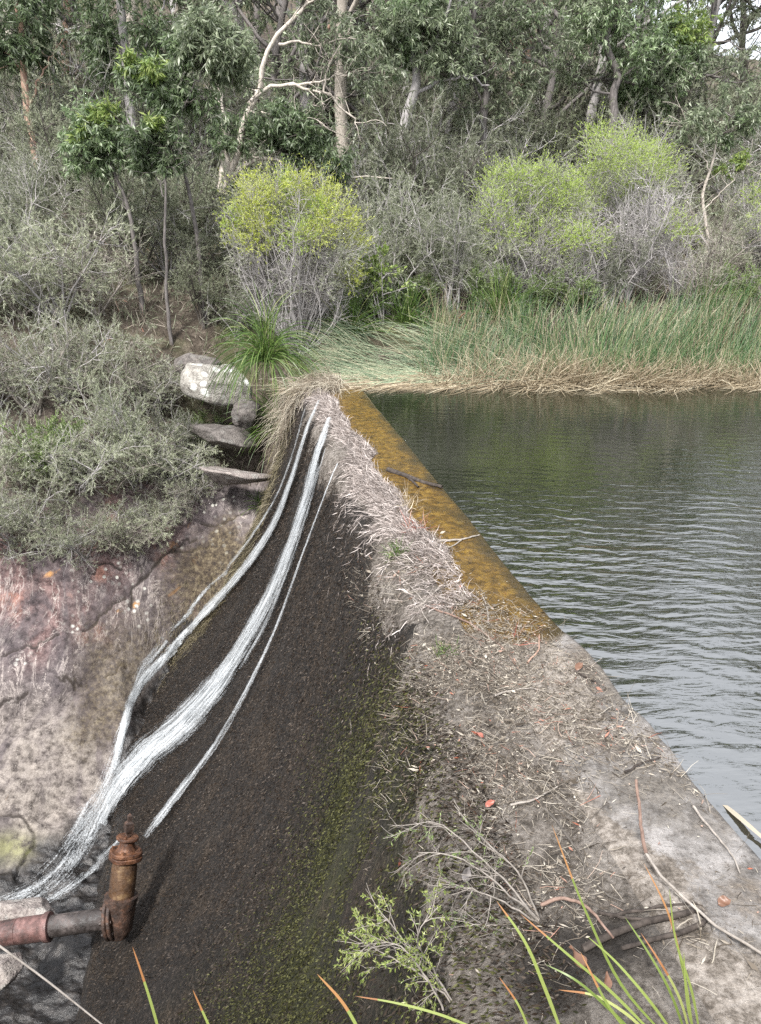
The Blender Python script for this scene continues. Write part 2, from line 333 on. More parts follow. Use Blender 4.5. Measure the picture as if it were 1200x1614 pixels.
def rock_material():
    k = NB('sandstone'); v = k.tc
    big = k.noise(.7, 5, .6); st = k.noise(1.0, 5, .62, k.map((2.6, .55, .9)), .6); fine = k.noise(9, 12, .74)
    pink = k.ramp(fine, [(.38, (.06, .036, .034)), (.48, (.15, .094, .089)), (.6, (.26, .18, .168))])
    grey = k.ramp(k.math('ADD', k.math('MULTIPLY', fine, .6), k.math('MULTIPLY', big, .4)), [(.38, (.038, .031, .033)), (.47, (.1, .084, .086)), (.58, (.2, .172, .168))])
    c = k.mix(k.math('ADD', k.math('MULTIPLY', k.ramp(st, [(.36, .05), (.6, 1)]), k.attr('pinkz')), k.math('MULTIPLY', k.ramp(st, [(.45, 0), (.68, .5)]), k.attr('pinkz'))), grey, pink)
    warm = k.ramp(k.noise(1.6, 4, .6), [(.56, 0), (.66, 1)]); c = k.mix(k.math('MULTIPLY', k.math('MULTIPLY', warm, .6), k.attr('pinkz')), c, (.42, .2, .14))
    pale = k.ramp(fine, [(.38, (.055, .046, .04)), (.46, (.155, .134, .118)), (.58, (.29, .256, .226))])
    pf = k.math('MULTIPLY', k.attr('pale'), k.ramp(k.noise(2.2, 5, .65), [(.3, .35), (.55, 1)])); c = k.mix(pf, c, pale)
    # runnels of pale mineral and orange iron stain, lichen spots, dark crack lines
    rv = k.noise(1.0, 6, .7, k.map((2.6, .7, .9)), 1.6); c = k.mix(k.math('MULTIPLY', k.ramp(rv, [(.482, 0), (.497, .8), (.503, .8), (.516, 0)]), k.math('SUBTRACT', 1, k.math('MULTIPLY', k.attr('pale'), .85))), c, (.47, .415, .38)); hv_ = k.noise(1.0, 7, .68, k.map((.9, 2.4, 2.2), (0, 0, .35)), 1.2); c = k.mix(k.ramp(hv_, [(.49, 0), (.5, .8), (.508, 0)]), c, (.05, .04, .038)); c = k.mix(k.ramp(k.noise(55, 4, .7), [(.6, 0), (.68, .6)]), c, (.5, .46, .42)); c = k.mix(k.ramp(k.noise(48, 4, .7, k.map((1, 1, 1), (1, 2, 3))), [(.6, 0), (.7, .7)]), c, (.06, .05, .05))
    dk = k.noise(1.0, 6, .6, k.map((1.5, .5, .8), (0, 0, .12)), .9); c = k.mix(k.ramp(dk, [(.47, 0), (.58, .8)]), c, k.ramp(fine, [(.36, (.03, .025, .027)), (.62, (.12, .1, .105))]))
    orr = k.noise(2.4, 4, .6, k.map((1, .45, 1), (0, 0, .6)), .8); c = k.mix(k.ramp(orr, [(.66, 0), (.75, .8)]), c, (.5, .26, .09))
    li = k.math('ADD', k.vor(7), k.math('MULTIPLY', k.noise(30, 3), .25)); lm = k.math('MULTIPLY', k.ramp(li, [(.27, 1), (.31, 0)]), k.ramp(k.noise(1.3, 2), [(.53, 0), (.62, 1)]))
    c = k.mix(k.math('MULTIPLY', lm, k.math('SUBTRACT', 1, k.attr('pale'))), c, (.5, .49, .44)); c = k.mix(k.math('MULTIPLY', k.attr('lichen'), k.ramp(k.math('ADD', k.vor(9), k.math('MULTIPLY', fine, .5)), [(.42, 1), (.56, 0)])), c, (.72, .72, .66))
    cr = k.attr('crack'); c = k.mix(cr, c, (.035, .028, .025))
    mo = k.math('MULTIPLY', k.attr('moss'), k.ramp(fine, [(.35, 0), (.55, 1)])); c = k.mix(k.math('MULTIPLY', mo, .6), c, (.24, .25, .08))
    c = k.mix(k.math('MULTIPLY', k.attr('strip'), .85), c, k.ramp(k.noise(16, 7, .75), [(.38, (.016, .012, .008)), (.5, (.07, .052, .03)), (.64, (.2, .165, .1))]))
    c = k.mix(k.attr('soil'), c, k.ramp(k.noise(13, 8, .75), [(.32, (.025, .02, .016)), (.52, (.085, .068, .055)), (.72, (.2, .165, .14))]))
    wet = k.attr('wet'); wcol = k.ramp(fine, [(.34, (.004, .004, .004)), (.52, (.014, .012, .011)), (.7, (.07, .062, .056))])
    c = k.mix(wet, c, wcol)
    k.base(c, k.math('SUBTRACT', .82, k.math('MULTIPLY', wet, .5)), k.math('ADD', .25, k.math('MULTIPLY', wet, .25)))
    h = k.math('ADD', k.math('MULTIPLY', fine, .6), k.math('ADD', k.noise(3.5, 6, .6), k.math('MULTIPLY', k.noise(60, 3, .6), .25)))
    k.bump(h, .55, .05); return k.m
M['rock'] = rock_material()
def boulder_material(name, pale, dark, lich):
    k = NB(name); fine = k.noise(9, 8, .72); c = k.ramp(fine, [(.34, dark), (.62, pale)])
    l = k.math('ADD', k.vor(5.5), k.math('MULTIPLY', fine, .7)); c = k.mix(k.math('MULTIPLY', k.ramp(l, [(.6, 1), (.72, 0)]), lich), c, (.7, .71, .66))
    c = k.mix(k.ramp(k.noise(4, 5, .7), [(.6, 0), (.72, .8)]), c, (.05, .045, .04))
    k.base(c, .9, .2); k.bump(k.math('ADD', fine, k.noise(40, 4)), .8, .04); return k.m
M['boulder_white'] = boulder_material('lichen_boulder', (.42, .4, .36), (.14, .125, .11), .95)
M['boulder_grey'] = boulder_material('grey_boulder', (.2, .18, .165), (.06, .053, .05), .1)
M['boulder_mauve'] = boulder_material('mauve_boulder', (.38, .34, .31), (.14, .115, .11), .25)
def soil_material():
    k = NB('hillside_soil'); f = k.noise(6, 8, .75); c = k.ramp(f, [(.3, (.03, .024, .019)), (.52, (.095, .078, .062)), (.72, (.24, .2, .165))])
    c = k.mix(k.ramp(k.noise(.6, 4), [(.5, 0), (.62, .7)]), c, k.ramp(k.noise(18, 6, .7), [(.35, (.06, .07, .03)), (.65, (.16, .16, .085))]))
    k.base(c, .95, .1); k.bump(k.noise(22, 6, .7), 1, .06); return k.m
M['soil'] = soil_material()
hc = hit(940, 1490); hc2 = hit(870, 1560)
def HOL_DARK(X, Y): return np.clip(np.exp(-((X-hc[0])/.24)**2-((Y-hc[1])/.11)**2)*1.2+np.exp(-((X-hc2[0])/.13)**2-((Y-hc2[1])/.12)**2)+.5*fbm(X*9, Y*9, 3, 99)*np.exp(-((X-hc[0])/.35)**2-((Y-hc[1])/.3)**2), 0, 1)  # dark soil and shade of a hollow, put into the colour; no dip modelled
LITRAMP = [(.37, (.035, .028, .022)), (.46, (.13, .11, .09)), (.55, (.28, .247, .215)), (.68, (.46, .42, .375))]
def face_material():
    k = NB('mossy_dam_face'); v = k.map((1, 1, .55)); f = k.noise(34, 8, .75, v); f2 = k.noise(2.2, 5, .6, k.map((1, 1, .35)), .4)
    c = k.ramp(f, [(.36, (.003, .0024, .002)), (.5, (.013, .0098, .0075)), (.6, (.04, .031, .025)), (.72, (.2, .17, .15))])
    c = k.mix(k.math('MULTIPLY', k.attr('green'), k.ramp(f2, [(.4, .1), (.6, 1)])), c, k.ramp(f, [(.32, (.008, .009, .003)), (.55, (.04, .041, .013)), (.78, (.12, .115, .045))]))
    c = k.mix(k.ramp(k.noise(2.2, 5, .65, k.map((1.6, 1.6, .16))), [(.48, 0), (.62, .6)]), c, k.ramp(f, [(.35, (.010, .007, .0045)), (.52, (.042, .029, .018)), (.68, (.16, .12, .085))]))
    lit = k.ramp(k.math('ADD', k.attr('lit'), k.math('MULTIPLY', k.math('SUBTRACT', k.noise(26, 8, .8), .5), 1.5)), [(.42, 0), (.6, 1)]); lc = k.ramp(k.math('ADD', k.math('MULTIPLY', f, .6), k.math('MULTIPLY', k.noise(5, 6, .7), .4)), LITRAMP); c = k.mix(lit, c, lc); c = k.mix(k.math('MULTIPLY', k.attr('hollow_dark'), .85), c, (.014, .011, .009))
    wf = k.math('MULTIPLY', k.attr('wetf'), k.ramp(k.noise(1.0, 5, .65, k.map((5, 5, .35))), [(.35, .5), (.6, 1)])); c = k.mix(k.math('MULTIPLY', wf, .55), c, (.006, .0045, .0035))
    k.base(c, k.math('SUBTRACT', k.ramp(k.noise(60, 3), [(.35, .45), (.65, .9)]), k.math('MULTIPLY', wf, .25)), .4)
    k.bump(k.math('ADD', f, k.math('MULTIPLY', k.noise(110, 4, .7, v), .6)), 1.0, .045); return k.m
M['face'] = face_material()
def crest_material():
    k = NB('crest_concrete'); f = k.noise(9, 9, .74); f3 = k.noise(45, 6, .7)
    c = k.ramp(f, [(.34, (.06, .053, .047)), (.46, (.175, .162, .15)), (.62, (.33, .31, .295))])
    c = k.mix(k.ramp(k.noise(3.2, 5, .65), [(.5, 0), (.66, .8)]), c, k.ramp(f3, [(.35, (.06, .048, .038)), (.65, (.22, .18, .14))]))
    c = k.mix(k.ramp(k.noise(2.3, 5, .65), [(.5, 0), (.62, .75)]), c, k.ramp(f3, [(.35, (.05, .042, .034)), (.65, (.2, .175, .145))])); c = k.mix(k.ramp(k.noise(70, 3, .7), [(.58, 0), (.66, .6)]), c, (.07, .055, .045))
    lc = k.ramp(k.math('ADD', k.math('MULTIPLY', k.noise(34, 8, .75, k.map((1, 1, .55))), .6), k.math('MULTIPLY', k.noise(5, 6, .7), .4)), LITRAMP); c = k.mix(k.ramp(k.math('ADD', k.attr('litc'), k.math('MULTIPLY', k.math('SUBTRACT', k.noise(26, 8, .8), .5), 1.5)), [(.42, 0), (.6, 1)]), c, lc); c = k.mix(k.math('MULTIPLY', k.attr('hollow_dark'), .85), c, (.014, .011, .009))
    # amber algae under a film of running water
    am = k.attr('algae'); av = k.map((1, 1, 1)); g1 = k.noise(16, 7, .7, av, .4)
    ac = k.ramp(g1, [(.3, (.025, .014, .003)), (.48, (.105, .058, .009)), (.62, (.2, .118, .018)), (.78, (.34, .23, .06))])
    ac = k.mix(k.ramp(k.noise(3.0, 5, .65), [(.5, 0), (.68, .75)]), ac, (.06, .038, .01))
    ac = k.mix(k.math('MULTIPLY', k.attr('deep'), .8), ac, (.03, .022, .008)); c = k.mix(am, c, ac)
    k.base(c, k.math('SUBTRACT', .8, k.math('MULTIPLY', am, .5)), .35); k.l(k.math('MULTIPLY', am, .55), k.b.inputs['Coat Weight']); k.b.inputs['Coat Roughness'].default_value = .08; k.b.inputs['Coat IOR'].default_value = 1.33
    k.bump(k.math('ADD', f, k.math('MULTIPLY', f3, .6)), .9, .03); return k.m
M['crest'] = crest_material()
def water_material():
    k = NB('pond_water'); 
    def wave(scale, rot, dist, ds):
        wv = k.n('ShaderNodeTexWave'); wv.wave_type = 'BANDS'; wv.bands_direction = 'Y'; wv.wave_profile = 'SIN'
        k.l(k.map((1, 1, 1), (0, 0, rot)), wv.inputs['Vector']); wv.inputs['Scale'].default_value = scale; wv.inputs['Distortion'].default_value = dist
        wv.inputs['Detail'].default_value = 3; wv.inputs['Detail Scale'].default_value = ds; wv.inputs['Detail Roughness'].default_value = .6; return wv.outputs['Fac']
    h = k.math('ADD', k.math('MULTIPLY', wave(2.1, R(11), 9.0, .9), .75), k.math('MULTIPLY', k.noise(1.0, 3, .55, k.map((2.6, 9, 1), (0, 0, R(12))), .8), 2.9))
    h = k.math('ADD', h, k.math('MULTIPLY', k.noise(1.0, 2, .5, k.map((9, 24, 1), (0, 0, R(4))), .4), .9))
    patch = k.ramp(k.noise(.55, 3, .5, k.map((.5, 1, 1))), [(.3, .35), (.62, 1)])
    calm = k.attr('calm'); amp = k.math('MULTIPLY', patch, calm)
    k.base((.007, .0085, .0045), .03, .5); k.b.inputs['IOR'].default_value = 3.1
    k.bump(k.math('MULTIPLY', h, amp), 1.0, .0052); return k.m
M['water'] = water_material()
def foam_material():
    k = NB('white_water'); u, v = k.attr('su'), k.attr('sv')
    cb = k.n('ShaderNodeCombineXYZ'); k.l(u, cb.inputs[0]); k.l(v, cb.inputs[1]); k.l(k.attr('seed'), cb.inputs[2])
    n1 = k.noise(1.0, 5, .65, k.map((20, 1.7, 1), src=cb.outputs[0]), 1.2); n2 = k.noise(1.0, 5, .65, k.map((11, .8, 1), src=cb.outputs[0]), 1.0)
    edge = k.attr('edge'); f = k.math('ADD', k.math('MULTIPLY', n1, .62), k.math('MULTIPLY', n2, .75)); n3 = k.noise(1.0, 3, .7, k.map((75, 42, 1), src=cb.outputs[0])); f = k.math('ADD', f, k.math('MULTIPLY', k.math('SUBTRACT', n3, .5), .75)); f = k.math('ADD', f, k.math('MULTIPLY', edge, .54))
    a = k.ramp(k.math('MULTIPLY', f, .6), [(.555, 0), (.77, .95)])
    k.base(k.ramp(n1, [(.3, (.2, .225, .24)), (.55, (.56, .585, .6))]), .25, .5); k.bump(f, .7, .02)
    tr = k.n('ShaderNodeBsdfTransparent'); ms = k.n('ShaderNodeMixShader'); k.l(a, ms.inputs[0]); k.l(tr.outputs[0], ms.inputs[1]); k.l(k.b.outputs[0], ms.inputs[2]); k.l(ms.outputs[0], k.out.inputs[0])
    return k.m
M['foam'] = foam_material()
def rust(name, a, b, c3, sc_=9):
    k = NB(name); f = k.noise(sc_, 7, .7); c = k.ramp(f, [(.32, a), (.52, b), (.72, c3)])
    k.base(c, k.ramp(k.noise(20, 3), [(.4, .4), (.6, .8)]), .5); k.bump(k.noise(30, 5, .7), .7, .012); return k.m
M['rust_orange'] = rust('orange_rust', (.02, .009, .006), (.085, .036, .018), (.26, .12, .06))
M['rust_tan'] = rust('tan_rust', (.025, .013, .008), (.1, .055, .028), (.36, .25, .13), 4)
M['rust_dark'] = rust('dark_rust', (.012, .009, .008), (.05, .03, .022), (.16, .08, .05))
M['pipe_iron'] = rust('pipe_iron', (.012, .01, .009), (.05, .041, .038), (.17, .14, .13), 5)
M['pipe_red'] = rust('pipe_red_paint', (.03, .022, .02), (.12, .065, .058), (.28, .16, .145), 7)

# ------------------------------------------------------------------ ground and bedrock
def patch_ground():
    BX, BY = (-7.4, -.6), (3.9, 11.9)
    a = Acc(); xs = np.unique(np.r_[np.linspace(-70, -9, 60), np.arange(-9, 9, .12), np.linspace(9, 80, 70)])
    ys = np.unique(np.r_[np.arange(-8, 16, .12), np.arange(16, 34, .4), np.linspace(34, 150, 60)])
    X, Y = np.meshgrid(xs, ys, indexing='ij'); Z = G(X, Y)
    V, F = grid(X, Y, Z); cx = V[F].mean(1); keep = ~((cx[:, 0] > BX[0]+.15) & (cx[:, 0] < BX[1]-.15) & (cx[:, 1] > BY[0]+.15) & (cx[:, 1] < BY[1]-.15))
    inn = (V[:, 0] > BX[0]) & (V[:, 0] < BX[1]) & (V[:, 1] > BY[0]) & (V[:, 1] < BY[1]); V[inn, 2] -= .03
    a.add((V, F[keep])); g = a.build('ground', M['soil']); g['kind'] = 'structure'
    xs = np.arange(BX[0], BX[1], .0135); ys = np.arange(BY[0], BY[1], .0135); X, Y = np.meshgrid(xs, ys, indexing='ij'); Z = G(X, Y)
    n = Y-yc(X); t, u = tu(X, Y)
    # cracks and ledges drawn from the photograph, cut as real grooves
    crack = np.zeros_like(X); cut = np.zeros_like(X); lich = np.zeros_like(X); led = np.zeros_like(X)
    lines = [([(205, 960), (225, 910), (255, 885), (290, 872), (330, 862)], .022), ([(265, 875), (290, 855), (312, 850)], .016), ([(130, 992), (155, 975), (165, 955), (195, 945)], .014),
             ([(0, 1108), (40, 1094)], .016), ([(88, 1066), (115, 1072), (132, 1078)], .02), ([(168, 1068), (200, 1048)], .012), ([(320, 830), (360, 815), (395, 805)], .02), ([(140, 898), (190, 888)], .012),
             ([(60, 1405), (95, 1385)], .014), ([(0, 1278), (40, 1285), (52, 1310), (40, 1350), (20, 1385)], .02), ([(0, 1030), (60, 1010), (90, 1003)], .012)]
    for ln, wd in lines:
        q = smooth_path(hits(ln, G), 60); q[:, 0] += .07*fbm(np.linspace(0, 5, 60), np.zeros(60)+ln[0][0], 4, 41); q[:, 1] += .07*fbm(np.linspace(0, 5, 60), np.zeros(60)+ln[0][0], 4, 42); wd *= .55
        for p0, p1 in zip(q[:-1, :2], q[1:, :2]):
            lo = np.minimum(p0, p1)-.2; hi = np.maximum(p0, p1)+.2
            i0, i1 = np.searchsorted(xs, [lo[0], hi[0]]); j0, j1 = np.searchsorted(ys, [lo[1], hi[1]])
            sx, sy = X[i0:i1, j0:j1], Y[i0:i1, j0:j1]; e = p1-p0; tt = np.clip(((sx-p0[0])*e[0]+(sy-p0[1])*e[1])/max(e@e, 1e-9), 0, 1)
            d = np.hypot(sx-p0[0]-tt*e[0], sy-p0[1]-tt*e[1]); 
            crack[i0:i1, j0:j1] = np.maximum(crack[i0:i1, j0:j1], np.clip(1.6-d/(wd*(.55+.9*abs(math.sin(p0[0]*9+p0[1]*7)))), 0, 1)); cut[i0:i1, j0:j1] = np.maximum(cut[i0:i1, j0:j1], np.exp(-(d/(wd*1.8))**2))
    for (px, py, r) in [(350, 845, .22), (355, 868, .12), (120, 1000, .1), (218, 968, .13), (180, 890, .12), (200, 870, .1), (35, 1035, .09)]:
        c = hit(px, py, G); lich = np.maximum(lich, np.exp(-((X-c[0])**2+(Y-c[1])**2)/r**2))
    Z = Z-.03*cut+.03*fbm(X*3, Y*3, 4, 31)*sstep(-.5, .6, n)+.012*fbm(X*11, Y*11, 3, 33)
    hg = Z-np.where(u < 4.9, prof(np.clip(u, 0, 4.9), t), -9)
    wetl = np.maximum(sstep(.5, .1, n+.3*fbm(X*2.5, Y*2.5, 4, 4)), sstep(.42, .12, hg+.35*vnoise(X*2, Y*3, 9))*sstep(3.6, 2.9, n-.5*vnoise(X, Y, 14))*(u < 4.2)*(t < 7))
    Z = Z+wetl*(.07*fbm(X*3+Y*1.5, Y*5-X, 5, 44)-.05*np.abs(fbm(X*2+Y, Y*3-X, 4, 45)))
    for c, r, d in [((-5.05, 7.3), .35, .16), ((-5.6, 6.9), .3, .12)]: Z -= d*np.exp(-(((X-c[0])/r)**2+((Y-c[1])/(r*.6))**2))
    pinkz = sstep(2.2, 3.1, n+.9*fbm(X*.9, Y*.9, 3, 66))*sstep(-2.4, -3.3, X+.6*vnoise(X*2, Y*2, 67)); soil = sstep(3.75, 4.15, n+.5*fbm(X*1.6, Y*1.6, 4, 68)); bank = sstep(4.35, 3.9, u+.2*vnoise(X*3, Y*3, 12))*sstep(.9, 1.5, n)*sstep(.1, .35, Z-np.where(u < 4.9, prof(np.clip(u, 0, 4.9), t), -9))*sstep(2.9, 2.0, n)*.7; strip = sstep(.7, .15, np.abs(t-np.interp(u-.9, [-.5, .3, 1.6, 2.1, 2.6], [6.9, 6.9, 6.9, 6.6, 6.0])-.2+.5*fbm(X*2.5, Y*2.5, 3, 69)))*sstep(3.5, 2.3, u); strip = np.maximum(strip, bank)
    pale = sstep(2.5, 1.5, n+.8*vnoise(X*1.1, Y*1.1, 6)); moss = np.exp(-(((X+4.35)/.28)**2+((Y-6.95)/.18)**2))
    a = Acc(); a.add(grid(X, Y, Z)); b = a.build('bedrock', M['rock'], attrs={'crack': crack*.95, 'pale': pale, 'wet': wetl, 'lichen': lich, 'moss': moss, 'pinkz': pinkz, 'soil': soil, 'strip': strip}); b['kind'] = 'structure'
patch_ground()

# ------------------------------------------------------------------ the dam
def dam():
    gl = hits([(630, 1060), (590, 1200), (540, 1340), (490, 1480), (440, 1600)], damz); gt, gu = tu(gl[:, 0], gl[:, 1]); o_ = np.argsort(gu); GT = lambda u: np.interp(u, gu[o_], gt[o_])
    GREEN = lambda T, U, q: np.clip(np.exp(-((T-GT(U)+.45*fbm(T*1.3, q*.6, 3, 55))/.75)**2)+.25*sstep(1.5, -.5, T), 0, 1)*sstep(.8, 1.2, U)
    g3 = hits([(538, 740), (515, 800), (490, 865), (470, 920), (440, 1000), (405, 1075), (355, 1165), (300, 1240), (235, 1325)], damz); t3, u3 = tu(g3[:, 0], g3[:, 1]); o3 = np.argsort(u3); T3 = lambda u: np.interp(u, u3[o3], t3[o3])
    root = thing('dam_wall', 'old curved concrete weir wall with dark mossy face and amber wet crest', 'dam', (*from_tu(0, .45), 0)); org = np.array(root.location)
    ts = np.arange(-4.6, T_END, .03)
    uq = np.linspace(.55, 3.85, 3000); zq = prof(uq); arc = np.r_[0, np.cumsum(np.hypot(np.diff(uq), np.diff(zq)))]
    us = np.interp(np.arange(0, arc[-1], .03), arc, uq)
    T, U = np.meshgrid(ts, us, indexing='ij'); X, Y = from_tu(T, U); Z = damz(X, Y)
    dz = np.gradient(prof(uq), uq); sl = np.interp(us, uq, dz); nn = np.stack([-sl, np.ones_like(sl)], 1)/np.hypot(sl, 1)[:, None]
    ar = np.interp(us, uq, arc)[None, :]
    disp = .05*fbm(T*1.2, ar*.5, 3, 51)+.035*fbm(T*6, ar*2.5, 4, 52); disp = disp*sstep(.55, .8, U)
    X = X+EE[0]*nn[:, 0]*disp; Y = Y+EE[1]*nn[:, 0]*disp; Z = Z+nn[:, 1]*disp
    green = GREEN(T, U, ar)
    a = Acc(); a.add(grid(X, Y, Z)); a.build('face', M['face'], root, origin=org, attrs={'green': green, 'hollow_dark': HOL_DARK(X, Y), 'wetf': sstep(-.25, .2, T-T3(U)+.35*fbm(T*2, ar*.4, 3, 59))*sstep(.9, 1.2, U), 'lit': np.clip(sstep(.12, -.14, U-(.98+.2*np.maximum(.6-T, 0))+.28*fbm(T*1.7, U*2.5, 4, 57)+.1)-.15*sstep(-.2, .3, fbm(T*2.4, U*2.4, 3, 58)), 0, 1)})
    us = np.arange(.0, .6, .02); ts = np.arange(-4.6, T_END, .025); T, U = np.meshgrid(ts, us, indexing='ij')
    edge = (.035*fbm(T*2.2, T*0, 4, 61)-.012)*sstep(.2, -.6, T)+.012*fbm(T*3, T*0, 4, 60); X, Y = from_tu(T, U+edge*(1-U/.6)); Z = damz(X, Y+0)
    Z = prof(U)+.07*sstep(.35, -.6, T+.5*vnoise(T*3+U*4, U*5, 3))+.02*fbm(T*5, U*5, 4, 62)*sstep(.8, -.2, T)+.004*fbm(T*9, U*9, 3, 63)
    Z[:, -3:] -= .012
    al = sstep(-.12, .12, T-.05+.35*fbm(T*4, U*6, 4, 64)-.25*U)
    Zs = np.concatenate([Z[:, :1]-1.4, Z], 1); Xs = np.concatenate([X[:, :1]+.01, X], 1); Ys = np.concatenate([Y[:, :1], Y], 1); al = np.concatenate([al[:, :1], al], 1)
    a = Acc(); a.add(grid(Xs, Ys, Zs)); a.build('crest', M['crest'], root, origin=org, attrs={'algae': al, 'deep': sstep(.16, .0, np.concatenate([U[:, :1], U], 1)+.14*fbm(np.concatenate([T[:, :1], T], 1)*4, np.concatenate([U[:, :1], U], 1)*5, 4, 77)), 'hollow_dark': HOL_DARK(Xs, Ys), 'litc': np.clip(sstep(.15, .5, np.concatenate([U[:, :1], U], 1)+.5*fbm(np.concatenate([T[:, :1], T], 1)*1.8, np.concatenate([U[:, :1], U], 1)*3, 4, 57)), 0, 1)})
    # the mat of short moss on the face
    def pt(t, u, lift):
        x, y = from_tu(t, u); z = damz(x, y); s = (prof(u+.01, t)-prof(u-.01, t))/.02; h = np.hypot(1, s)
        n2 = np.stack([-s/h*EE[0], -s/h*EE[1], 1/h], -1); dn = np.stack([EE[0]/h, EE[1]/h, s/h], -1)
        return np.stack([x, y, z], -1)+n2*lift[:, None], n2, dn
    arcu = lambda q: np.interp(q, arc, uq)
    def mat(n, tl, al_, L, W, m, name, thr=None, up=.5):
        t = rng.uniform(*tl, n); q = rng.uniform(*al_, n); u = arcu(q)
        if thr is not None:
            k = thr(t, u, q); t, u = t[k], u[k]
        n = len(t); p, n2, dn = pt(t, u, rng.uniform(.0, .03, n)); d = dn*.9+n2*up*rng.uniform(.2, 1.2, (n, 1))+rng.normal(0, .35, (n, 3))
        a = Acc(); a.add(leaves(p, d, rng.uniform(*L, n), rng.uniform(*W, n))); o = a.build(name, m, root, origin=org); o['kind'] = 'stuff'
    gr = lambda t, u, q: GREEN(t, u, q) > rng.uniform(0, 1, len(t))
    mat(90000, (-2.0, 6.9), (.35, 5.6), (.012, .04), (.004, .009), M['fleck'], 'moss', lambda t, u, q: ~gr(t, u, q))
    mat(120000, (-2.6, 3.8), (.35, 4.2), (.012, .03), (.005, .011), M['fleck_green'], 'moss', gr)
    # matted dead roots combed over the lip by the water
    n = 44000; t = 7.2-6.6*rng.uniform(0, 1, n)**.9; t = t[rng.uniform(0, 1, n) < sstep(.1, 1.9, t)*(.45+1.1*sstep(-.25, .2, fbm(t*1.9, t*0+3, 3, 73)))]; n = len(t); lipw = .24+.2*fbm(t*1.1, t*0, 3, 71)+.12*sstep(3.2, 1.2, t)
    u = .44+.12*fbm(t*2.3, t*0, 4, 72)+np.abs(rng.normal(0, 1, n))*lipw*.55-.12*sstep(2.6, .4, t); u = np.clip(u, .16, 1.15)
    p, n2, dn = pt(t, u, rng.uniform(0, .022, n)); C = grow(p, dn*.8+n2*.1+rng.normal(0, .42, (n, 3)), .03+.13*rng.uniform(0, 1, n)**1.8, 4, .3, -.1)
    a = Acc(); a.add(ribbon(C, rng.uniform(.003, .0065, n))); o = a.build('root_mat', M['root'], root, origin=org); o['kind'] = 'stuff'
    return pt
dam_pt = dam()

# ------------------------------------------------------------------ pond
xs = np.r_[np.arange(-2, 8, .1), np.arange(8, 60, 1.0)]; ts = np.arange(-9, 10.2, .15)
U_, T_ = np.meshgrid(np.r_[-np.arange(.004, 9, .15), -np.arange(9, 60, 2.)], np.arange(-12, 9.6, .15), indexing='ij')
X, Y = from_tu(T_, U_); calm = (.22+.78*sstep(-2.4, .2, T_))*(.22+.95*sstep(7.6, 4.6, Y+.5*vnoise(X*.5, Y*.5, 88)-.18*X))
a = Acc(); a.add(grid(X, Y, X*0-.004)); o = a.build('water', M['water'], attrs={'calm': calm}); o['kind'] = 'structure'

# ------------------------------------------------------------------ running water down the face
def stream(path, widths, seed, n=140, m=11, name='water_stream', dens=1.0):
    q = smooth_path(np.array(path, float), n); wd = np.interp(np.linspace(0, 1, n), np.linspace(0, 1, len(widths)), widths)
    tg = norm(np.gradient(q, axis=0)); nx = np.stack([-tg[:, 1], tg[:, 0]], 1); s = np.linspace(-1, 1, m)
    wig = 1+.2*fbm(np.linspace(0, 9, n), np.zeros(n)+seed, 3, 81)
    V = np.zeros((n, m, 3))
    for i in range(n):
        for j in range(m):
            x, y = q[i]+nx[i]*s[j]*wd[i]*.5*wig[i]*(1+.15*vnoise(i*.3, seed+(j > m/2)*5., 3)); V[i, j] = hit(x, y, SURF, .035)
    V = V+0; 
    for _ in range(2): V[1:-1] = (V[:-2]+V[1:-1]*2+V[2:])/4
    ut = tu(V[..., 0], V[..., 1]); uu = np.clip(ut[1], .1, 4.8); sl = (prof(uu+.02, ut[0])-prof(uu-.02, ut[0]))/.04; hh = np.hypot(1, sl); ond = (damz(V[..., 0], V[..., 1]) > G(V[..., 0], V[..., 1]))*.06
    V[..., 0] += -sl/hh*EE[0]*ond; V[..., 1] += -sl/hh*EE[1]*ond; V[..., 2] += ond/hh
    V[..., 2] += .02*(1-s[None]**2)+.012*fbm(np.arange(n)[:, None]*.8, np.arange(m)[None]*.9+seed, 3, 83)
    dd = np.linalg.norm(np.diff(V[:, m//2], axis=0), axis=1); arc = np.r_[0, np.cumsum(dd)]
    ww = np.linalg.norm(V[:, -1]-V[:, 0], axis=1)
    sv_ = np.repeat(arc[:, None], m, 1); su_ = s[None]*ww[:, None]*.5
    f = np.linspace(0, 1, n)[:, None]
    edge = (1-np.abs(s[None])**2.2)*dens*(.9+.1*sstep(0, .1, f))+0*f-.25*sstep(.93, 1, f)
    a = Acc(); a.add(grid(V[..., 0], V[..., 1], V[..., 2]))
    o = a.build(name, M['foam'], attrs={'su': su_, 'sv': sv_, 'edge': edge, 'seed': np.full((n, m), seed*3.7)}); o['kind'] = 'structure'
stream([(522, 668), (505, 730), (487, 800), (462, 870), (436, 935), (395, 1010), (345, 1085), (285, 1150), (228, 1200), (185, 1250), (160, 1300)], [10, 18, 22, 24, 26, 32, 42, 56, 66, 60, 40], 1, 170, 15)
stream([(505, 640), (488, 690), (466, 760), (440, 825), (405, 880), (360, 935), (310, 985), (262, 1035), (225, 1075), (205, 1110), (192, 1160), (178, 1220)], [5, 10, 11, 14, 17, 18, 20, 22, 22, 20, 20, 26], 2, 160, 9)
stream([(538, 740), (515, 800), (490, 865), (470, 920), (440, 1000), (405, 1075), (355, 1165), (300, 1240), (235, 1325)], [3, 4, 5, 6, 8, 10, 14, 18, 18], 3, 140, 7, dens=.75)
stream([(520, 715), (500, 790), (478, 860), (455, 920), (420, 1000), (385, 1060)], [3, 6, 8, 9, 10, 8], 4, 110, 7, dens=.66)
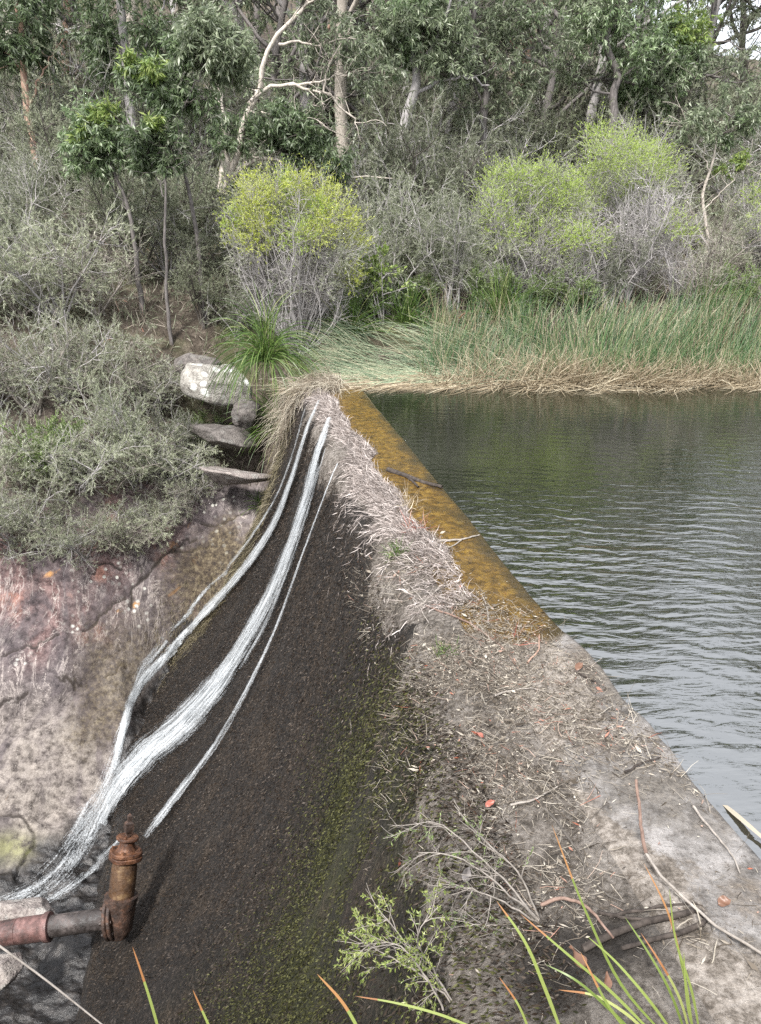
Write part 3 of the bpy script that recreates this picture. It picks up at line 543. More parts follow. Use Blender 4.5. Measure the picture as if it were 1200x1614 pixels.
stream([(487, 650), (468, 720), (440, 790), (405, 845), (365, 895), (325, 930), (290, 975), (255, 1010)], [3, 4, 5, 6, 7, 9, 13, 16], 5, 110, 7, dens=.74)
stream([(190, 1205), (168, 1255), (140, 1300), (110, 1350), (60, 1400), (0, 1430)], [40, 60, 66, 60, 50, 44], 6, 90, 13, dens=.66)

stream([(262, 1010), (225, 1060), (205, 1120), (180, 1190), (160, 1250), (125, 1310), (100, 1340)], [30, 26, 18, 22, 34, 40, 30], 7, 90, 9, dens=.66)
stream([(215, 1310), (180, 1345), (130, 1385), (70, 1425), (0, 1450)], [10, 20, 26, 24, 20], 8, 70, 9, dens=.6)

# ------------------------------------------------------------------ plant makers
def shrub_meshes(seed, h, w, nst, nb, ntw, nl, leaf, leafw, mats, topfrac=0.0, leafy=1.0, grav=.02, tilt=.55, lowbare=.25, dome=False):
    """stems, foliage accumulators of one multi-stemmed wispy shrub; mats = (stem, leaf, top leaf)"""
    g = np.random.default_rng(seed); S = Acc(); Fo = Acc()
    an = g.uniform(0, 2*math.pi, nst); D = np.stack([np.cos(an)*w*tilt, np.sin(an)*w*tilt, np.full(nst, h*.9)], 1)*g.uniform(.75, 1.1, (nst, 1))
    D[:, 2] += g.uniform(0, .35, nst)*h
    if dome:
        el = np.arcsin(g.uniform(.28, 1, nst)); D = np.stack([np.cos(an)*np.cos(el)*w*.5, np.sin(an)*np.cos(el)*w*.5, np.sin(el)*h*.82], 1)
    st = grow(g.normal(0, .05, (nst, 3))*[1, 1, 0], D, np.linalg.norm(D, axis=1)*g.uniform(.8, 1, nst) if dome else h*g.uniform(.6, 1., nst), 9, .07 if dome else .10, grav, g); S.add(tube(st, h*.013, h*.003, 5, g))
    p, t = sample(st, nb, lowbare, 1, g); d = t*.55+g.normal(0, .6, p.shape)+[0, 0, .25]
    b = grow(p, d, h*g.uniform(.2, .42, len(p))*(.6 if dome else 1), 6, .16, grav, g); S.add(tube(b, h*.0048, h*.0016, 3, g))
    p, t = sample(b, ntw, .25, 1, g); d = t*.7+g.normal(0, .55, p.shape)+[0, 0, .15]
    tw = grow(p, d, h*g.uniform(.07, .2, len(p)), 5, .18, grav*.5, g); S.add(tube(tw, h*.0022, h*.0008, 3, g))
    keep = g.uniform(0, 1, len(tw)) < leafy; lt = tw[keep]
    p, t = sample(lt, nl, .1, 1.05, g); d = t*1.0+g.normal(0, .42, p.shape)
    top = (p[:, 2]/np.percentile(p[:, 2], 98)+g.normal(0, .07, len(p))) > 1-topfrac if topfrac else np.zeros(len(p), bool)
    L = leaf*g.uniform(.6, 1.3, len(p)); W = leafw*g.uniform(.7, 1.3, len(p))
    if (~top).any(): Fo.add(leaves(p[~top], d[~top], L[~top], W[~top], g), 0)
    if top.any(): Fo.add(leaves(p[top], d[top], L[top], W[top]*1.5, g), 1)
    return S, Fo
def make_shrub(name, label, seed, mats, group=None, loc=(0, 0, 0), **kw):
    r = thing(name, label, 'shrub', loc, group); S, Fo = shrub_meshes(seed, mats=mats, **kw)
    S.build('stems', mats[0], r); Fo.build('foliage', list(mats[1:]), r, smooth=False); return r
def gum_meshes(seed, H, cr, nl=20, leaf=.15, leafw=.032, lean=.12, nlimb=9, first=.4, droop=.55, curl=.09, sub=6, tw=7):
    g = np.random.default_rng(seed); S = Acc(); Fo = Acc()
    an = g.uniform(0, 2*math.pi); tr = grow([[0, 0, -.2]], [[math.cos(an)*lean, math.sin(an)*lean, 1]], H*.85, 16, curl*.55, .05, g); S.add(tube(tr, H*.019, H*.005, 8, g, .8))
    p, t = sample(tr, nlimb, first, 1, g); a2 = g.uniform(0, 2*math.pi, nlimb); d = np.stack([np.cos(a2), np.sin(a2), g.uniform(.2, 1.1, nlimb)], 1)
    lb = grow(p, d, cr*g.uniform(.7, 1.25, nlimb), 10, curl*1.6, .05, g); S.add(tube(lb, H*.0075, H*.0022, 5, g))
    p, t = sample(lb, sub, .4, 1, g); d = t*.6+g.normal(0, .6, p.shape)+[0, 0, .25]
    sb = grow(p, d, cr*g.uniform(.25, .5, len(p)), 6, .2, .03, g); S.add(tube(sb, H*.0026, H*.0012, 4, g))
    p, t = sample(sb, tw, .55, 1, g); d = t*.4+g.normal(0, .7, p.shape)
    tg = grow(p, d, cr*g.uniform(.07, .17, len(p)), 4, .2, -.12, g); S.add(tube(tg, H*.001, H*.0005, 3, g))
    p, t = sample(tg, nl, .2, 1.1, g); d = t*.3+g.normal(0, .45, p.shape)-[0, 0, droop]
    Fo.add(leaves(p, d, leaf*g.uniform(.6, 1.2, len(p)), leafw*g.uniform(.7, 1.2, len(p)), g)); return S, Fo
def make_gum(name, label, seed, bark, leafm, H, cr, loc=(0, 0, 0), group=None, **kw):
    r = thing(name, label, 'tree', loc, group); S, Fo = gum_meshes(seed, H, cr, **kw)
    S.build('trunk', bark, r); Fo.build('crown', leafm, r, smooth=False); return r
def clump(Fo, S, c, r, n, leaf, leafw, g, m=0, droop=.5, squash=.75, root=None, ntw=None):
    ntw = ntw or max(10, n//24); c = np.asarray(c, float); b0 = c-[0, 0, r*.45] if root is None else np.asarray(root, float)
    k = max(3, ntw//8); e = c+norm(g.normal(0, 1, (k, 3)))*r*g.uniform(.3, .85, (k, 1))*[1, 1, squash]
    f = np.linspace(0, 1, 6)[None, :, None]; main = b0*(1-f)+e[:, None]*f+g.normal(0, .04*r, (k, 6, 3))*np.sin(f*math.pi); S.add(tube(main, .012, .004, 4, g))
    p, t = sample(main, int(ntw/k)+1, .5, 1, g); tw = grow(p, norm(p-b0)*.5+g.normal(0, .7, p.shape)+[0, 0, .1], r*g.uniform(.25, .6, len(p)), 5, .2, -.05, g); S.add(tube(tw, .004, .0018, 3, g))
    p, t = sample(tw, max(1, n//len(tw)), .15, 1.05, g); d = t*.35+g.normal(0, .45, p.shape)-[0, 0, droop]
    Fo.add(leaves(p, d, leaf*g.uniform(.6, 1.2, len(p)), leafw*g.uniform(.7, 1.2, len(p)), g), m)
def px_path(pts, Y, n=14): return smooth_path([P(a, b, Y+(c[0] if c else 0)) for a, b, *c in pts], n)
def px_tree(name, label, cat, Y, trunk, limbs, clumps, bark, leafs, r0, r1, leaf=.13, leafw=.028, seed=1, droop=.5):
    leaf *= .8 if Y > 15 else .95; leafw *= .8 if Y > 15 else .95
    """trunk / limbs = pixel paths at distance Y (optional third value: nearer or farther); clumps = (px, py, radius px, leaves, material, dY)"""
    g = np.random.default_rng(seed); tp = px_path(trunk, Y); jt = np.linspace(0, 5, len(tp)); tp[1:, 0] += (.09*fbm(jt, jt*0+seed, 3, 7))[1:]; base = tp[0].copy(); base[2] = min(base[2], float(G(base[0], base[1])))
    tp = np.concatenate([(base-[0, 0, .15])[None], tp]); r = thing(name, label, cat, base); S = Acc(); Tr = Acc(); Fo = Acc()
    Tr.add(tube(tp[None], r0, r1, 9, g)); pts = [tp]
    for lp, a, b in limbs:
        q = px_path(lp, Y); kk = np.linspace(0, 1, len(q))[:, None]; q += g.normal(0, .035, q.shape)*np.sqrt(kk); Tr.add(tube(q[None], a*.68, b*.5, 7, g)); pts.append(q)
        p, t = sample(q[None], 9, .25, 1, g); bb = grow(p, t*.5+g.normal(0, .7, p.shape)+[0, 0, .25], g.uniform(.25, .9, len(p)), 7, .2, .02, g); Tr.add(tube(bb, b*.4, .004, 4, g))
        p, t = sample(bb, 4, .3, 1, g); tw = grow(p, t*.6+g.normal(0, .6, p.shape), g.uniform(.12, .4, len(p)), 5, .2, -.03, g); S.add(tube(tw, .006, .002, 3, g))
        p, t = sample(tw[::2], 7, .3, 1.05, g); Fo.add(leaves(p, t*.3+g.normal(0, .45, p.shape)-[0, 0, droop], leaf*g.uniform(.6, 1.1, len(p)), leafw*g.uniform(.7, 1.2, len(p)), g), min(2, len(leafs)-1))
    allp = np.concatenate(pts)
    for cx, cy, rp, n, m, dy in clumps:
        c = P(cx, cy, Y+dy); rr = rp*Y/1250*1.22; n = int(n*(2.6 if Y > 15 else 2.0)); low = allp[allp[:, 2] < c[2]+.1]; low = low if len(low) else allp
        rt = low[np.argmin(np.linalg.norm(low-c, axis=1))]; clump(Fo, S, c, rr, n, leaf, leafw, g, m, droop, root=rt)
    Tr.build('trunk', bark, r, origin=base)
    S.build('twigs', M['twig_dark'], r, origin=base); Fo.build('crown', leafs, r, smooth=False, origin=base); return r
ORD = ['first', 'second', 'third', 'fourth', 'fifth', 'sixth', 'seventh', 'eighth', 'ninth', 'tenth', 'eleventh', 'twelfth', 'thirteenth', 'fourteenth', 'fifteenth', 'sixteenth', 'seventeenth', 'eighteenth', 'nineteenth', 'twentieth']
def gz(x, y): return float(G(np.array(x), np.array(y)))

# ------------------------------------------------------------------ shrubs
TG, LT, LP_, LG = M['twig_grey'], M['leaf_tea'], M['leaf_tea_pale'], M['leaf_green']
protos = {}
def proto(kind, label, loc):
    i = kind; s = dict(
        pale=dict(h=1.25, w=1.5, nst=10, nb=9, ntw=9, nl=24, leafy=.75, leaf=.046, leafw=.0065, mats=(TG, LP_, LP_), grav=-.03),
        pale2=dict(h=1.2, w=1.5, nst=10, nb=9, ntw=9, nl=30, leaf=.046, leafw=.0065, mats=(M['twig_pale'], LP_, LP_), grav=-.05, leafy=.55),
        grey=dict(h=1.7, w=1.2, nst=9, nb=9, ntw=9, nl=34, leaf=.05, leafw=.0075, mats=(TG, LT, LT), grav=.0),
        grey2=dict(h=1.8, w=1.6, nst=10, nb=9, ntw=9, nl=30, leaf=.05, leafw=.0075, mats=(TG, LT, LT), grav=.01, leafy=.7),
        dark=dict(h=2.1, w=1.3, nst=8, nb=9, ntw=9, nl=36, leaf=.055, leafw=.009, mats=(M['twig_dark'], LT, LT), grav=.02),
        green=dict(h=1.2, w=1.2, nst=9, nb=8, ntw=9, nl=32, leaf=.04, leafw=.014, mats=(TG, LG, LG), grav=.0),
        bare=dict(h=1.4, w=1.5, nst=9, nb=9, ntw=9, nl=14, leaf=.03, leafw=.008, mats=(M['twig_pale'], LP_, LP_), grav=-.02, leafy=.45))[kind]
    s = dict(s); mats = s.pop('mats')
    return make_shrub('shrub', label, hash_seed(kind), mats, loc=loc, **s)
def hash_seed(k): return sum(ord(c)*(i+3) for i, c in enumerate(k))
DESC = dict(pale='pale feathery grey-green shrub', pale2='pale shrub with silvery twigs', grey='grey-green tea tree shrub', grey2='open twiggy grey-green shrub', dark='dark olive bushy shrub', green='fresh green leafy shrub', bare='almost bare silvery twig shrub')
def row(items, where, group, rnd):
    """items = (px, Y, kind, scale): one row of shrubs, left to right; the label counts within each kind"""
    g = np.random.default_rng(rnd); cnt = {}; tot = {}
    items = sorted(items, key=lambda q: q[0])
    for it in items: tot[it[2]] = tot.get(it[2], 0)+1
    for px, Y, kind, s in items:
        x = (px-600)/1213/math.cos(PITCH)*Y*.99; z = gz(x, Y)-.06; k = cnt.get(kind, 0); cnt[kind] = k+1
        lab = f"{ORD[k]} {DESC[kind]} from the left {where}" if tot[kind] > 1 else f"the only {DESC[kind]} {where}"
        sc3 = (s*g.uniform(.85, 1.25), s*g.uniform(.85, 1.25), s*g.uniform(.75, 1.35)); rz = g.uniform(0, 6.28)
        if kind not in protos:
            o = proto(kind, lab, (x, Y, z)); o.rotation_euler = (0, 0, rz); o.scale = sc3; o['group'] = group; protos[kind] = o
        else: dup(protos[kind], (x, Y, z), rz, sc3, lab, group)
row([(15, 9.7, 'pale', .8), (70, 9.75, 'pale2', .75), (120, 9.9, 'pale', .75), (165, 10.1, 'bare', .7), (205, 10.3, 'pale2', .7), (240, 10.6, 'pale', .6), (275, 10.9, 'bare', .6), (300, 11.1, 'pale', .6), (-50, 9.7, 'pale2', .8)], 'along the red rock rim', 'shrubs on the rim of the red rock', 1)
row([(-20, 10.4, 'pale', .9), (40, 10.5, 'pale2', .95), (90, 10.6, 'green', .75), (130, 10.6, 'pale', 1.0), (180, 10.8, 'pale2', .9), (215, 11.0, 'grey', .7), (255, 11.2, 'pale', .8), (295, 11.6, 'grey', .6), (330, 11.9, 'green', .45)], 'above the rim shrubs', 'shrubs on the left bank', 2)
row([(-40, 11.5, 'pale2', 1.1), (20, 11.5, 'pale', 1.0), (75, 11.6, 'bare', 1.0), (120, 11.8, 'pale', 1.1), (175, 11.9, 'pale2', 1.0), (225, 12.0, 'bare', .9), (260, 12.3, 'pale', .8)], 'in the third left-bank row', 'shrubs on the left bank', 3)
row([(-30, 13, 'grey', 1.1), (30, 13, 'pale', 1.3), (90, 13.2, 'pale2', 1.2), (140, 13.0, 'pale', 1.25), (190, 13.6, 'bare', 1.2), (345, 13.6, 'dark', .55), (390, 13.4, 'grey', .5), (400, 14.2, 'dark', .7)], 'around the slim saplings', 'shrubs around the saplings', 4)
row([(-20, 15, 'grey2', 1.1), (40, 15.2, 'bare', 1.2), (95, 15, 'grey', 1.1), (150, 15.5, 'pale2', 1.2), (205, 15.8, 'bare', 1.1), (250, 15.2, 'dark', .9), (300, 15.5, 'grey2', .9), (345, 16, 'dark', .9), (400, 15.8, 'dark', .9)], 'behind the slim saplings', 'shrubs on the lower hillside', 5)
row([(560, 13.6, 'green', .7), (610, 13.7, 'grey', .75), (655, 13.8, 'green', .75), (700, 13.9, 'grey', .85), (745, 13.6, 'green', .6), (800, 13.7, 'green', .75), (880, 13.8, 'green', .7), (930, 13.9, 'grey', .7), (1050, 13.9, 'bare', .8), (1100, 14.1, 'green', .5), (1150, 14.3, 'bare', .7), (1210, 14.4, 'grey2', .8)], 'just behind the reeds', 'shrubs behind the reeds', 6)
row([(590, 15, 'grey', 1.0), (640, 15.2, 'dark', .9), (690, 15.3, 'grey', 1.05), (740, 15, 'pale', 1.1), (790, 15.5, 'grey2', 1.0), (890, 15.2, 'pale', 1.1), (940, 15.2, 'bare', 1.2), (1060, 15.4, 'bare', 1.2), (1110, 15.8, 'pale2', 1.1), (1170, 15.6, 'pale', 1.1), (1230, 15.8, 'bare', 1.2)], 'two rows behind the reeds', 'shrubs behind the reeds', 7)
row([(-10, 18, 'dark', 1.1), (60, 17.6, 'grey2', 1.2), (120, 18, 'grey', 1.2), (180, 18.3, 'dark', 1.2), (240, 17.8, 'grey', 1.1), (300, 18.2, 'dark', 1.1), (420, 18, 'grey', 1.1), (480, 17.7, 'dark', 1.1), (540, 17.5, 'grey2', 1.2), (600, 18, 'grey', 1.2), (660, 17.6, 'dark', 1.1), (720, 18, 'grey2', 1.2), (780, 17.8, 'dark', 1.1), (850, 18, 'grey', 1.2), (910, 18.2, 'grey', 1.3), (970, 18, 'dark', 1.1), (1060, 18.4, 'pale2', 1.2), (1130, 18, 'grey2', 1.3), (1200, 18.2, 'pale', 1.2)], 'halfway up the slope', 'shrubs halfway up the hillside', 8)
row([(-30+66*i, 21.5+.7*math.sin(i*2.1), ['grey', 'dark', 'grey2'][i*7 % 3], 1.35+.2*math.sin(i*1.3)) for i in range(20)], 'high under the gums', 'shrubs high on the hillside', 9)
row([(-60+72*i, 27+1.5*math.sin(i*1.7), ['dark', 'grey', 'dark', 'grey2'][i*5 % 4], 1.9) for i in range(19)], 'below the skyline', 'shrubs below the skyline', 10)

# the bright bushes: yellow-green crowns on grey twiggy legs
def px_bush(label, Y, basepx, clumps, seed, leafs, legs=(60, .9), leaf=.034, leafw=.0095):
    g = np.random.default_rng(seed); b = P(basepx[0], basepx[1], Y); b[2] = min(b[2], gz(b[0], Y)); r = thing('bright_bush', label, 'shrub', b, 'bright bushes on the far bank'); S = Acc(); Fo = Acc()
    cs = np.array([P(c[0], c[1], Y+g.uniform(-.45, .45)) for c in clumps])
    for (cx, cy, rp, n, m), c in zip(clumps, cs):
        rr = rp*Y/1213*1.15; f = np.linspace(0, 1, 9)[None, :, None]; k = 4; e = c+g.normal(0, .35*rr, (k, 3)); st = b*(1-f)+e[:, None]*f
        st = st+np.sin(f*math.pi)*(g.normal(0, .13, (k, 1, 3))+np.array([0, 0, -.1]))+g.normal(0, .012, st.shape)*f; st[:, :, :2] += g.normal(0, .05, (k, 1, 2))*(1-f); S.add(tube(st, .012, .003, 4, g))
        p, t = sample(st, 7, .45, 1, g); br = grow(p, t*.6+g.normal(0, .5, p.shape)+[0, 0, .2], rr*g.uniform(.5, 1.1, len(p)), 7, .12, .0, g); S.add(tube(br, .006, .0025, 3, g))
        p, t = sample(br, 5, .2, 1, g); tw = grow(p, t*.7+g.normal(0, .5, p.shape)+[0, 0, .1], g.uniform(.12, .3, len(p)), 5, .14, .0, g); S.add(tube(tw, .0028, .001, 3, g))
        # plumes of fine leaf filling the clump
        q = int(n*1.5/16); rr = rr*g.uniform(.75, 1.02); dd = norm(g.normal(0, 1, (q, 3))); p0 = c+dd*rr*g.uniform(0, 1, (q, 1))**.5*g.uniform(.7, 1.15, (q, 1))*[1, 1, .85]
        pl = grow(p0, dd*.6+g.normal(0, .35, (q, 3))+[0, 0, .35], rr*(.2+1.1*g.uniform(0, 1, q)**2.2), 5, .12, -.03, g); S.add(tube(pl, .0024, .001, 3, g))
        p, t = sample(pl, 16, 0, 1.05, g); Fo.add(leaves(p, t+g.normal(0, .5, p.shape), leaf*g.uniform(.6, 1.3, len(p)), leafw*g.uniform(.7, 1.3, len(p)), g), m)
    f = np.linspace(0, 1, 8)[None, :, None]; k = legs[0]; e = cs[g.integers(0, len(cs), k)]+g.normal(0, .25, (k, 3)); e = b+(e-b)*legs[1]*g.uniform(.5, 1, (k, 1)); st = b*(1-f)+e[:, None]*f+g.normal(0, .02, (k, 8, 3))*f
    S.add(tube(st, .006, .0015, 3, g)); p, t = sample(st, 10, .3, 1, g); tw = grow(p, t*.7+g.normal(0, .5, p.shape), g.uniform(.15, .4, len(p)), 6, .15, 0, g); S.add(tube(tw, .0035, .001, 3, g))
    S.build('stems', TG, r, origin=b); Fo.build('foliage', leafs, r, smooth=False, origin=b)
YL = [M['leaf_yellow'], M['leaf_tea_pale'], M['leaf_lime'], M['leaf_green']]
px_bush('round bush with yellow-lime crown on grey bare twiggy legs beside the reeds', 12.6, (470, 520), [(362, 372, 16, 600, 0), (568, 382, 14, 500, 0), (470, 284, 20, 900, 0), (398, 288, 18, 700, 0), (524, 300, 16, 600, 0), (366, 345, 20, 700, 2), (556, 440, 20, 700, 0), (552, 345, 16, 500, 0), (400, 320, 34, 2600, 0), (432, 308, 34, 1800, 0), (455, 296, 28, 1800, 2), (492, 312, 32, 2200, 0), (500, 335, 30, 1500, 2), (520, 335, 34, 2400, 0), (382, 352, 26, 1400, 0), (545, 372, 26, 1400, 0), (420, 345, 34, 1600, 2), (470, 375, 34, 1500, 2), (455, 345, 36, 2400, 2), (505, 365, 30, 2000, 0), (410, 362, 30, 2000, 0), (548, 425, 22, 900, 0), (400, 300, 20, 900, 0), (535, 400, 28, 1500, 1), (430, 400, 32, 1600, 1), (385, 395, 28, 1500, 1), (480, 400, 30, 1300, 1), (410, 440, 30, 1100, 1), (520, 445, 28, 1000, 1), (460, 440, 30, 700, 1), (500, 385, 26, 1200, 0), (400, 385, 24, 1000, 0)], 41, YL, (22, .8))
px_bush('lime green bush left of the tallest lime bush, behind the reeds', 14.6, (835, 480), [(785, 285, 26, 1800, 2), (815, 280, 30, 2200, 2), (855, 285, 34, 2600, 2), (890, 300, 30, 2200, 2), (775, 325, 30, 1600, 2), (820, 325, 36, 2400, 2), (865, 330, 36, 2400, 2), (910, 335, 28, 1500, 2), (790, 365, 32, 1800, 2), (840, 370, 36, 1800, 2), (880, 385, 34, 1900, 2), (765, 400, 32, 1500, 3), (815, 415, 38, 1800, 3), (860, 430, 36, 1700, 3), (780, 440, 32, 1200, 3), (900, 420, 30, 1200, 1)], 42, YL, (18, .8))
px_bush('tallest lime green bush with a bare grey twiggy lower half', 15.6, (1000, 480), [(942, 215, 22, 1500, 2), (955, 245, 32, 2400, 2), (990, 240, 34, 2600, 2), (1025, 245, 30, 2200, 2), (1050, 265, 24, 1500, 2), (940, 280, 32, 2200, 2), (980, 275, 36, 2600, 2), (1020, 280, 32, 2200, 2), (925, 315, 28, 1400, 2), (1055, 300, 24, 900, 1), (965, 315, 32, 1300, 2), (1010, 325, 34, 800, 2), (1060, 350, 28, 700, 1)], 43, YL, (40, .85))
px_bush('small lime tinged bush low between the two larger lime ones', 14.2, (930, 470), [(915, 370, 24, 1400, 2), (940, 385, 24, 1300, 2), (925, 410, 28, 1200, 1), (955, 420, 24, 900, 3), (900, 440, 26, 900, 3)], 44, YL, (24, .8))
px_bush('lime tinged bush cut off by the right picture edge', 15.4, (1215, 470), [(1195, 305, 24, 1200, 2), (1215, 340, 30, 1400, 2), (1185, 350, 26, 900, 1), (1205, 390, 32, 900, 1), (1235, 300, 34, 1500, 2)], 46, YL, (40, .8))
px_bush('low lime patch of shrub at the foot of the bare grey shrub', 14.0, (1070, 475), [(1060, 352, 20, 900, 2), (1085, 370, 20, 700, 2), (1040, 375, 22, 700, 1)], 49, YL, (20, .8))
o = make_shrub('bare_shrub', 'bare grey twiggy shrub standing in front of the tallest lime bush', 47, (M['twig_grey'], LT, LT), loc=(P(985, 470, 14.4)[0], 14.4, gz(P(985, 470, 14.4)[0], 14.4)), h=2.0, w=1.6, nst=14, nb=10, ntw=10, nl=3, leaf=.025, leafw=.006, leafy=.3, grav=.02)
o = make_shrub('sapling_bush', 'small leafy sapling with light green leaves between yellow bush and reeds', 48, (M['twig_grey'], M['leaf_green'], M['leaf_gum_young']), loc=(P(600, 470, 13.2)[0], 13.2, .35), h=1.35, w=.6, nst=4, nb=6, ntw=6, nl=9, leaf=.06, leafw=.025, grav=.03, topfrac=.5)

# ------------------------------------------------------------------ named trees
LGm = [M['leaf_gum'], M['leaf_gum_young'], M['leaf_gum_grey']]
px_tree('gum_sapling', 'leaning sapling gum with dark stem and rounded crown, leftmost of the three slim ones', 'tree', 14,
        [(222, 460), (212, 390), (200, 330), (183, 285), (168, 250)], [([(200, 330), (180, 300), (150, 265), (130, 240)], .022, .008), ([(183, 285), (195, 250), (205, 215)], .02, .007)],
        [(150, 205, 50, 1500, 0, 0), (140, 190, 34, 500, 1, -.15), (128, 245, 36, 800, 0, .1), (190, 225, 42, 1000, 0, 0), (175, 200, 34, 350, 1, -.1), (165, 262, 30, 500, 0, .2), (150, 178, 24, 400, 1, 0)], M['bark_dark'], LGm, .05, .022, seed=3)
px_tree('gum_sapling', 'straight sapling gum with a small dense crown, middle one of the three slim ones', 'tree', 13.2,
        [(270, 535), (266, 460), (262, 380), (257, 300), (254, 240)], [([(258, 310), (245, 270), (232, 235)], .018, .007), ([(256, 290), (268, 260), (275, 230)], .018, .007)],
        [(243, 205, 38, 900, 0, 0), (228, 232, 34, 700, 0, .1), (264, 225, 36, 800, 0, 0), (250, 190, 22, 250, 1, 0), (268, 258, 24, 350, 0, -.1), (232, 258, 24, 350, 0, .1)], M['bark_dark'], LGm, .036, .014, seed=4)
px_tree('gum_sapling', 'tallest sapling gum with wide high crown, rightmost of the three slim ones', 'tree', 13.6,
        [(323, 525), (316, 440), (306, 360), (295, 290), (288, 220), (290, 160)], [([(296, 300), (318, 235), (320, 195)], .018, .007), ([(288, 225), (265, 170), (235, 130)], .02, .007), ([(290, 170), (310, 120), (340, 85)], .022, .008), ([(316, 150), (350, 175), (390, 160)], .015, .006)],
        [(225, 118, 42, 900, 0, 0), (205, 105, 30, 400, 1, -.2), (262, 125, 44, 1000, 0, 0), (318, 62, 50, 1400, 2, 0), (360, 75, 50, 1400, 2, 0), (335, 40, 40, 700, 2, 0), (290, 75, 36, 700, 0, .1), (300, 160, 40, 700, 0, .2), (255, 160, 34, 450, 0, .2), (380, 105, 32, 500, 2, 0), (345, 120, 36, 600, 0, .2), (240, 98, 28, 300, 1, -.2)], M['bark_dark'], LGm, .05, .02, seed=5)
px_tree('angophora_tree', 'old angophora with rust pink trunk and long pale twisting limbs over the yellow bush', 'tree', 16,
        [(357, 320), (355, 270), (352, 230), (357, 205)],
        [([(357, 285), (375, 240), (392, 170), (410, 145), (422, 85), (445, 45), (490, 5), (505, -30)], .10, .05), ([(392, 165), (425, 135), (455, 133), (485, 142), (510, 148), (540, 165), (565, 200)], .06, .025), ([(455, 134), (490, 132), (530, 120), (560, 118)], .04, .015),
         ([(357, 290), (385, 262), (420, 250), (465, 258), (510, 255), (545, 268), (570, 280), (620, 275)], .07, .02), ([(365, 280), (400, 250), (425, 255), (440, 235)], .05, .02), ([(440, 70), (470, 68), (500, 72), (540, 60)], .04, .014),
         ([(440, 185), (480, 185), (500, 190), (520, 205), (545, 212)], .04, .012), ([(510, 148), (515, 110), (535, 70), (560, 30)], .03, .012), ([(392, 175), (440, 180), (480, 178), (520, 150)], .035, .012), ([(352, 230), (348, 150), (330, 80), (320, 10)], .05, .03)],
        [(430, 190, 40, 900, 0, 0), (470, 205, 44, 1100, 0, -.1), (510, 235, 40, 900, 0, 0), (400, 215, 36, 700, 0, .1), (365, 200, 30, 500, 0, .1), (450, 232, 36, 700, 0, .2), (530, 260, 30, 500, 0, 0), (350, 225, 26, 350, 0, -.2), (365, 300, 30, 300, 2, 0), (600, 120, 45, 400, 2, .3), (560, 75, 45, 400, 2, .3), (500, 20, 45, 400, 2, .3), (470, 255, 30, 400, 0, 0)], M['bark_pale'], LGm, .12, .08, seed=6, leaf=.15, leafw=.034)
px_tree('gum_tree', 'gum with bright drooping blue-green crown and forked grey trunk at top centre', 'tree', 19,
        [(632, 240), (640, 190), (652, 150), (655, 110), (640, 60), (655, 10), (660, -60)], [([(652, 150), (690, 130), (740, 125), (775, 135)], .07, .03), ([(655, 110), (690, 60), (710, 10), (720, -50)], .06, .04), ([(648, 90), (620, 50), (600, 0)], .05, .03)],
        [(630, 45, 48, 900, 2, 0), (670, 55, 55, 1200, 2, 0), (710, 90, 50, 1000, 2, 0), (650, 85, 40, 700, 0, 0), (600, 75, 40, 500, 2, 0), (700, 40, 45, 600, 2, 0), (640, -10, 60, 800, 0, 0), (720, -40, 70, 800, 2, 0)], M['bark_grey'], LGm, .13, .06, seed=8, leaf=.19, leafw=.04)
px_tree('gum_tree', 'dark twisted gum with a black branching fork and thin grey foliage, right of centre', 'tree', 20,
        [(762, 240), (762, 190), (768, 150), (765, 110), (745, 60), (750, 10), (740, -60)], [([(765, 170), (740, 120), (720, 80), (690, 40)], .05, .02), ([(766, 150), (800, 110), (830, 80), (870, 60)], .06, .02), ([(760, 180), (735, 170), (715, 160)], .04, .015), ([(750, 60), (790, 20), (810, -40)], .05, .02), ([(800, 110), (800, 60), (830, 10)], .04, .02)],
        [(740, 90, 60, 700, 2, 0), (800, 80, 65, 800, 2, 0), (780, 150, 55, 500, 2, 0), (850, 60, 60, 600, 2, 0), (760, 20, 65, 700, 2, 0), (840, 130, 50, 450, 2, 0), (700, 30, 50, 400, 2, 0), (820, 0, 70, 700, 0, 0)], M['bark_dark'], LGm, .11, .05, seed=9, leaf=.17, leafw=.035)
px_tree('gum_tree', 'dark gum with crooked trunk just left of the dense dark low-crowned gum', 'tree', 21,
        [(968, 175), (965, 150), (975, 120), (968, 95), (955, 60), (975, 20), (985, -50)], [([(968, 150), (935, 140), (905, 115), (890, 90)], .05, .02), ([(962, 75), (935, 40), (925, 0), (900, -40)], .05, .03), ([(970, 30), (1000, 0), (1040, -50)], .05, .03), ([(968, 130), (1005, 105), (1040, 95)], .04, .015)],
        [(940, 50, 55, 700, 0, 0), (980, 30, 55, 700, 0, 0), (920, 10, 60, 700, 2, 0), (1010, 60, 50, 600, 0, 0), (900, 100, 45, 400, 2, 0), (1000, -20, 70, 800, 0, 0), (930, -60, 80, 800, 2, 0)], M['bark_dark'], LGm, .11, .05, seed=10, leaf=.18, leafw=.038)
